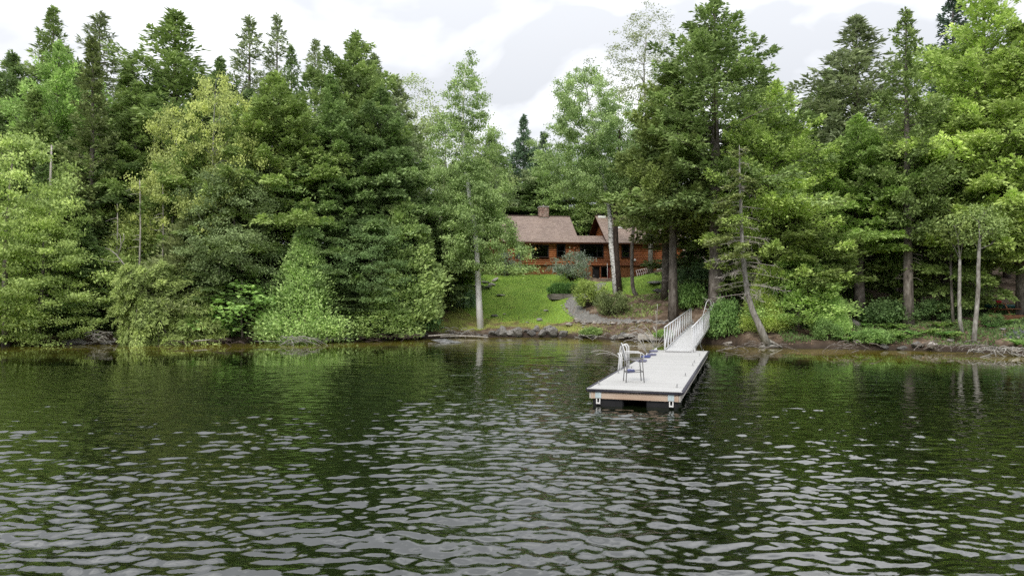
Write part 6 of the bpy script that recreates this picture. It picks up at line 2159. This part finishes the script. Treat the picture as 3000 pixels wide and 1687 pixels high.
stone(612, 1003, 100, 20, 'long low ledge rock under the maple sapling', group=SH_, z=0.02, d=44, sink=0.35, k=5)
stone(560, 1002, 40, 18, 'dark rock left of the long low ledge', group=SH_, z=0.02, d=30, sink=0.4, k=0)
for a in ((2594, 1023, 26, 22, 'squared grey block at the water on the right bank'), (2690, 1020, 40, 28, 'grey boulder in the undercut right bank'), (2735, 1020, 34, 22, 'pale brown boulder right of the grey one on the right bank'), (2786, 1002, 22, 14, 'pale flat stone on the bank above the roots'),
          (2640, 1024, 28, 14, 'low dark stone under the right bank'), (2895, 1030, 20, 10, 'small stone by the water near the roots'), (2940, 968, 18, 12, 'dark stone at the edge of the gravel'), (2985, 992, 12, 8, 'small white stone at the right edge'),
          (2888, 948, 20, 10, 'pale stone in the ferns before the picnic table'), (2965, 1045, 22, 9, 'flat stone in the shallow water at the right edge')):
    stone(*a, group='stones of the right bank', mat='rock_pale' if 'pale' in a[4] or 'white' in a[4] else 'rock')
for a in ((1582, 940, 22, 13, 'dark stone alone on the lower lawn', 'rock'), (1600, 912, 16, 7, 'pale flat stone in the turf', 'rock_pale'), (1450, 928, 26, 10, 'brown stone half sunk in the moss', 'rock'), (1478, 922, 10, 6, 'small pale stone beside the brown one in the moss', 'rock_pale'),
          (1322, 886, 22, 10, 'rounded pale stone at the top left of the lawn', 'rock_pale'), (1545, 946, 12, 5, 'flat grey stone low in the moss', 'rock'), (1668, 955, 26, 14, 'whitish broken stone at the end of the path edging', 'rock_pale'), (1610, 961, 20, 8, 'grey stone half buried above the shore row', 'rock'),
          (1710, 960, 12, 6, 'white pebble on the mossy bank', 'rock_pale'), (1822, 900, 16, 7, 'pale stone among the plants under the juniper', 'rock_pale'), (1852, 900, 8, 8, 'small white stone on the planted bank', 'rock_pale')):
    stone(*a[:5], mat=a[5], group='single stones in the grass')
# slabs piled at the left of the lawn
for a in ((1400, 842, 56, 10, 'long flat slab at the bottom of the slab heap', 'rock_pale'), (1420, 846, 34, 10, 'dark edged slab in front of the heap', 'rock'), (1425, 830, 30, 9, 'middle slab of the heap beside the porch', 'rock_pale'), (1447, 824, 32, 9, 'tilted pale slab on top of the heap', 'rock_pale'),
          (1443, 838, 22, 11, 'blunt slab at the right of the heap', 'rock_pale'), (1380, 848, 34, 10, 'dark slab at the left of the heap behind the birch trunk', 'rock')):
    o = stone(*a[:5], mat=a[5], group='flat slabs heaped on the lawn', sink=0.1, name='stone_slab')
    if 'tilted' in a[4]:
        o.rotation_euler = (0.1, -0.5, 0.1)
for a in ((1917, 832, 60, 10, 'low dark ledge of rock in the grass right of the crooked tree', 'rock', 'dark'), (1995, 818, 36, 22, 'grey boulder on the slope at the house end', 'rock', ''), (1930, 858, 42, 18, 'dark rock in the shade of the spruce trunks', 'rock', ''), (2010, 835, 26, 14, 'mossy stone behind the spruce trunks', 'rock', ''),
          (2006, 790, 40, 10, 'pale flat slab at the corner of the house', 'rock_pale', '')):
    stone(*a[:5], mat=a[5], group='rocks on the slope')
# edging stones of the path
edge = [(1646, 897), (1650, 903), (1654, 909), (1659, 914), (1664, 919), (1669, 923), (1674, 927), (1679, 931), (1685, 935), (1691, 939), (1698, 943), (1706, 946), (1716, 947), (1728, 947), (1742, 948), (1757, 949), (1771, 950), (1784, 951), (1798, 950), (1815, 951), (1838, 949),
        (1858, 944), (1872, 945), (1888, 944), (1905, 944), (1922, 945), (1938, 944), (1955, 944), (1690, 945), (1712, 952)]
edge_says = ['topmost small stone of the path edging, nearest the raised bed', 'second small edging stone down from the raised bed', 'third small edging stone down from the raised bed', 'small edging stone where the path bends most',
             'small edging stone just below the sharpest bend', 'small edging stone in the middle of the curve', 'small edging stone low on the curve', 'last but one small edging stone of the curve', 'small edging stone where the big ones begin',
             'first big edging stone at the foot of the curve', 'big edging stone second along from the curve', 'big edging stone third along from the curve', 'big edging stone above the whitish broken stone', 'big edging stone beside the grey mossy bank',
             'big edging stone above the small leafy bush', 'big edging stone in the middle of the straight run', 'pale block halfway along the straight edging', 'edging stone just past the pale block', 'edging stone before the gap in the row',
             'edging stone lying alone in the gap', 'edging stone set back after the gap', 'first stone of the raised end of the edging', 'second stone of the raised end of the edging', 'third stone of the raised end of the edging',
             'edging stone above the long squared kerb stone', 'edging stone near the foot of the olive mossy spruce', 'edging stone last but one before the gangway railing', 'last edging stone, next to the gangway railing',
             'extra edging stone stacked outside the foot of the curve', 'extra edging stone lying on the water side of the row']
for i, (px, py) in enumerate(edge):
    big = 1.0 if i < 9 else 1.9
    o = stone(px, py, (7.0 if i < 9 else 15) * _rt.uniform(0.85, 1.2), (5.0 if i < 9 else 9) * _rt.uniform(0.85, 1.2), edge_says[i], mat='rock_pale', group='pale stones edging the path', name='edging_stone', sink=0.3)
# raised bed with its own plants
g = on_ground(1650, 868)
bed = thing('raised_bed', 'weathered plank raised bed on the lawn by the path', 'garden bed', (g.x, g.y, g.z), R_(14))
M['grey_plank'] = simple('silvered_plank', [(0.3, (0.1, 0.085, 0.075)), (0.55, (0.2, 0.18, 0.165)), (0.75, (0.3, 0.28, 0.26))], scale=3, stretch=(0.3, 2, 3), bstr=0.3)
M['soil'] = simple('soil', [(0.3, (0.02, 0.015, 0.012)), (0.7, (0.06, 0.045, 0.035))], scale=8, bstr=0.6)
bl, bwd, bh = 2.5, 1.3, 0.5
zb = -0.28
for sy in (-1, 1):
    for xx, ln in ((-bl / 4 - 0.12, bl / 2 - 0.26), (bl / 4 - 0.1, bl / 2 + 0.2)):
        for zz in (0, 1):
            MB().box((xx, sy * bwd / 2, zb + bh * (0.25 + 0.5 * zz)), (ln, 0.05, bh / 2 - 0.008)).build('plank', M['grey_plank'], bed)
for sx in (-1, 1):
    MB().box((sx * (bl / 2 + 0.02), 0, zb + bh / 2), (0.05, bwd + 0.06, bh)).build('plank', M['grey_plank'], bed)
MB().box((0, 0, zb + bh / 2 - 0.05), (bl - 0.1, bwd - 0.06, bh - 0.1)).build('soil', M['soil'], bed)
for i, (dx_, col) in enumerate(((-0.55, (0.085, 0.2, 0.03)), (0.2, (0.075, 0.18, 0.028)), (0.85, (0.09, 0.19, 0.03)))):
    p = bed.matrix_basis @ Vector((dx_, 0.1, zb + bh - 0.12))
    st_, fo_ = SHRUBS[2]
    t = thing('garden_plant', ('leafy green plant at the near end of the raised bed', 'leafy green plant in the middle of the raised bed', 'leafy green plant at the path end of the raised bed')[i], 'plant', p, i * 1.3, 'plants in the raised bed')
    t.scale = (0.62, 0.5, 0.85)
    link('stem', st_, None, t)
    f = link('foliage', fo_, None, t); f.color = (*col, 1)
# flat stepping stone in the upper lawn
stone(1467, 865, 36, 4, 'flat pale stepping stone in the lawn behind the birch', mat='rock_pale', group='single stones in the grass', d=24)


def fallen(label, pts, r, Y=None, name='fallen_log', mat='dead', z=None, cat='log', group='driftwood along the shore'):
    P_ = []
    for px, py in pts:
        P_.append(at(px, py, Y) if Y is not None else on_ground(px, py) + Vector((0, 0, r[0] * 0.6)) if z is None else at_z(px, py, z))
    o0 = P_[0].copy()
    o = MB().tube([p - o0 for p in P_], r if len(r) == len(P_) else [r[0]] * len(P_), 8).build(name, M[mat], None, True)
    o.location = o0
    tag(o, label, cat, group)
    return o


fallen('long pale fallen log at the waterline right of the conical cedar', [(945, 996), (1000, 992), (1060, 988), (1105, 980)], [0.13, 0.15, 0.17, 0.19], z=0.2)
fallen('pale driftwood pole along the water under the birch', [(1290, 986), (1340, 984), (1390, 985), (1430, 988)], [0.07, 0.08, 0.07, 0.04], z=0.15)
fallen('broken driftwood piece by the flat wet rock', [(1255, 984), (1300, 981), (1330, 980)], [0.05, 0.07, 0.05], z=0.3)
fallen('short pale driftwood stub standing in the water on the left', [(352, 1012), (342, 1000), (333, 990)], [0.1, 0.09, 0.06], Y=47.4)
fallen('long thin driftwood stick under the maple sapling', [(570, 999), (610, 996), (665, 990)], [0.05, 0.045, 0.03], z=0.3)
fallen('slanting grey root stub below the leaning hemlock', [(560, 1006), (542, 985), (528, 960)], [0.17, 0.14, 0.12], Y=48.3, name='root_stub', cat='root')
fallen('second thin root stub beside the slanting one', [(532, 1004), (520, 990), (508, 974)], [0.1, 0.08, 0.06], Y=48.2, name='root_stub', cat='root')
fallen('cut grey log end leaning on the bank by the cedar', [(2516, 958), (2490, 942), (2470, 930)], [0.19, 0.19, 0.18], mat='bark_pale')
fallen('pale driftwood at the water in front of the white ledge', [(1812, 990), (1850, 987), (1895, 990)], [0.05, 0.07, 0.05], z=0.2)
fallen('upright splintered pale board on the bank near the gangway', [(1922, 972), (1917, 962), (1914, 955)], [0.05, 0.09, 0.03], name='splintered_board', cat='board')
fallen('reddish flat driftwood under the bush beside the gangway', [(2125, 1006), (2165, 1001), (2200, 1004)], [0.08, 0.12, 0.08], z=0.15)
fallen('thin branch lying in the water at the right edge', [(2970, 1032), (2990, 1040), (3010, 1046)], [0.05, 0.045, 0.03], z=0.05)
fallen('thick grey log at the water by the right edge', [(2960, 1026), (2985, 1023), (3020, 1022)], [0.12, 0.14, 0.14], z=0.25)
# squared kerb stone near the gangway
c = at_z(1910, 984, 0.4)
o = MB().box((0, 0, 0), (2.0, 0.35, 0.42)).build('kerb_stone', M['rock_pale'], None, bevel=0.04)
o.location = (c.x, c.y, 0.3); o.rotation_euler = (0, 0.02, -0.1)
tag(o, 'long squared white kerb stone at the water left of the gangway', 'stone')


# tangles of roots and twigs: many thin stems nobody would count
def tangle(name, label, px0, px1, py, n, seed, spread_=0.8, h=0.5, z=0.25, mat='bark_pale'):
    rs = np.random.RandomState(seed)
    a, b_ = at_z(px0, py, z), at_z(px1, py, z)
    o0 = (a + b_) / 2
    w = MB()
    for i in range(n):
        s = rs.uniform(0, 1)
        p = a.lerp(b_, s) - o0 + Vector((0, rs.uniform(-0.2, 0.6), rs.uniform(-0.1, h)))
        an = rs.normal(0, 0.6) + (0 if rs.rand() < 0.5 else math.pi)
        d_ = Vector((math.cos(an), math.sin(an) * 0.6 - 0.2, rs.uniform(-0.45, 0.1)))
        ln = rs.uniform(0.4, 1.5) * spread_
        m_ = p + d_ * ln * 0.5 + Vector((0, 0, rs.uniform(0, 0.18)))
        e_ = p + d_ * ln
        e_.z = max(e_.z, -0.25)
        r = rs.uniform(0.012, 0.04)
        w.tube([p, m_, e_], [r, r * 0.85, r * 0.5], 5, cap=False)
    o = w.build(name, M[mat], None, True, kind='stuff')
    o.location = o0
    return o


tangle('root_tangle', '', 1305, 1400, 980, 34, 1, h=0.5)
tangle('root_tangle', '', 820, 900, 1000, 26, 2, spread_=1.2, h=0.35)
tangle('root_tangle', '', 265, 300, 1000, 40, 3, h=0.7, spread_=0.6)
tangle('root_tangle', '', 2690, 2840, 1018, 30, 4, h=0.35, spread_=0.7, mat='bark')
tangle('root_tangle', '', 2835, 2900, 1024, 24, 5, h=0.35, spread_=0.6, mat='bark')
tangle('root_tangle', '', 2450, 2560, 1022, 20, 6, h=0.4, mat='bark')
tangle('twig_litter', '', 480, 720, 1003, 24, 7, h=0.3, spread_=0.9, mat='bark_dark')
tangle('twig_litter', '', 1000, 1240, 990, 40, 8, h=0.3, mat='bark_dark')
tangle('twig_litter', '', 1680, 1960, 990, 30, 9, h=0.3)
tangle('twig_litter', '', 2120, 2330, 1015, 22, 10, h=0.25, mat='bark')
tangle('twig_litter', '', 2860, 3000, 1030, 50, 11, h=0.3)

# ------------------------------------------------------------------ picnic table, boat and things at the right edge
g = on_ground(2960, 925)
Yp = g.y
M['table_wood'] = simple('brown_timber', [(0.3, (0.14, 0.06, 0.03)), (0.7, (0.3, 0.145, 0.075))], scale=3, stretch=(0.3, 2, 2))
tb = thing('picnic_table', 'brown wooden picnic table under the trees at the right edge', 'picnic table', (at(2955, CY, Yp).x, Yp, gz(at(2955, CY, Yp).x, Yp)), R_(6))
for k in range(5):
    MB().box((0.15, -0.32 + k * 0.16, 0.78), (1.9, 0.145, 0.04)).build('tabletop_plank', M['table_wood'], tb)
for sy in (-0.72, 0.72):
    MB().box((0.15, sy, 0.45), (1.9, 0.26, 0.04)).build('bench', M['table_wood'], tb)
for sx in (-0.5, 0.8):
    for sy in (-1, 1):
        MB().beam((sx, sy * 0.72, 0.0), (sx, sy * 0.25, 0.76), 0.09, 0.04).build('leg', M['table_wood'], tb)
    MB().box((sx + 0.045, 0, 0.41), (0.04, 1.6, 0.09)).build('brace', M['table_wood'], tb)
t = thing('timber_edging', 'long brown timbers edging the terrace beneath the picnic table', 'retaining wall', (at(2925, CY, Yp - 1.0).x, Yp - 1.2, gz(at(2925, CY, Yp - 1.0).x, Yp - 1.2)), 0.05)
for k, (x0, x1, zz) in enumerate(((-1.2, 0.9, 0.1), (0.92, 2.8, 0.1), (-1.0, 1.4, 0.28), (1.42, 2.8, 0.28))):
    MB().box(((x0 + x1) / 2, 0, zz), (x1 - x0, 0.18, 0.17)).build('timber', M['table_wood'], t, bevel=0.01)
M['teal'] = simple('teal_hull', [(0.3, (0.01, 0.06, 0.06)), (0.7, (0.02, 0.1, 0.095))], rough=0.4)
t = thing('canoe', 'dark teal canoe lying behind the picnic table', 'canoe', (at(2965, CY, Yp + 1.6).x, Yp + 1.6, gz(at(2965, CY, Yp + 1.6).x, Yp + 1.6) + 0.02), 0.12)
b = MB()
n = 13
for j in range(n):
    s = j / (n - 1) * 2 - 1
    wd = 0.42 * (1 - abs(s) ** 2.4) + 0.015
    for q in range(7):
        a = math.pi * (1 + q / 6)
        b.v.append((s * 2.2, wd * math.cos(a), 0.38 + 0.36 * math.sin(a) * (1 - 0.3 * abs(s) ** 3) + 0.16 * abs(s) ** 4))
for j in range(n - 1):
    for q in range(6):
        i0 = j * 7 + q
        b.f.append((i0, i0 + 7, i0 + 8, i0 + 1))
o = b.build('hull', M['teal'], t, True)
md = o.modifiers.new('solid', 'SOLIDIFY'); md.thickness = 0.02
for sx in (-0.9, 0.9):
    MB().box((sx, 0, 0.36), (0.18, 0.72, 0.025)).build('seat', M['table_wood'], t)
M['pale_blue'] = simple('pale_blue_cloth', [(0.35, (0.12, 0.3, 0.38)), (0.6, (0.45, 0.58, 0.62))], scale=6)
c = tb.matrix_basis @ Vector((0.62, -0.72, 0.47))
t = thing('bag', 'pale blue bag on the bench of the picnic table', 'bag', c, 0.4)
b = MB()
b.tube([(0, 0, 0.0), (0, 0, 0.06), (0, 0, 0.16), (0, 0, 0.26), (0, 0, 0.3)], [0.13, 0.17, 0.16, 0.09, 0.03], 10)
b.build('bag_body', M['pale_blue'], t, True)
MB().tube([(-0.08, 0, 0.26), (-0.05, 0, 0.38), (0.05, 0, 0.38), (0.08, 0, 0.26)], 0.012, 6).build('strap', M['white'], t)
M['redcloth'] = simple('red_cloth', [(0.3, (0.22, 0.012, 0.02)), (0.7, (0.36, 0.02, 0.03))], scale=5)
c = tb.matrix_basis @ Vector((-0.62, 0.1, 0.802))
t = thing('cushion', 'dark red cushion on the picnic table behind the pale trunk', 'cushion', c, 0.3)
b = MB()
b.tube([(-0.22, 0, 0.1), (-0.14, 0, 0.1), (0, 0, 0.1), (0.14, 0, 0.1), (0.22, 0, 0.1)], [0.05, 0.095, 0.1, 0.095, 0.05], 10)
b.build('cushion_body', M['redcloth'], t, True)
MB().tube([(0, -0.101, 0.1), (0, 0.0, 0.203), (0, 0.101, 0.1)], 0.008, 5).build('piping', M['redwood'], t)
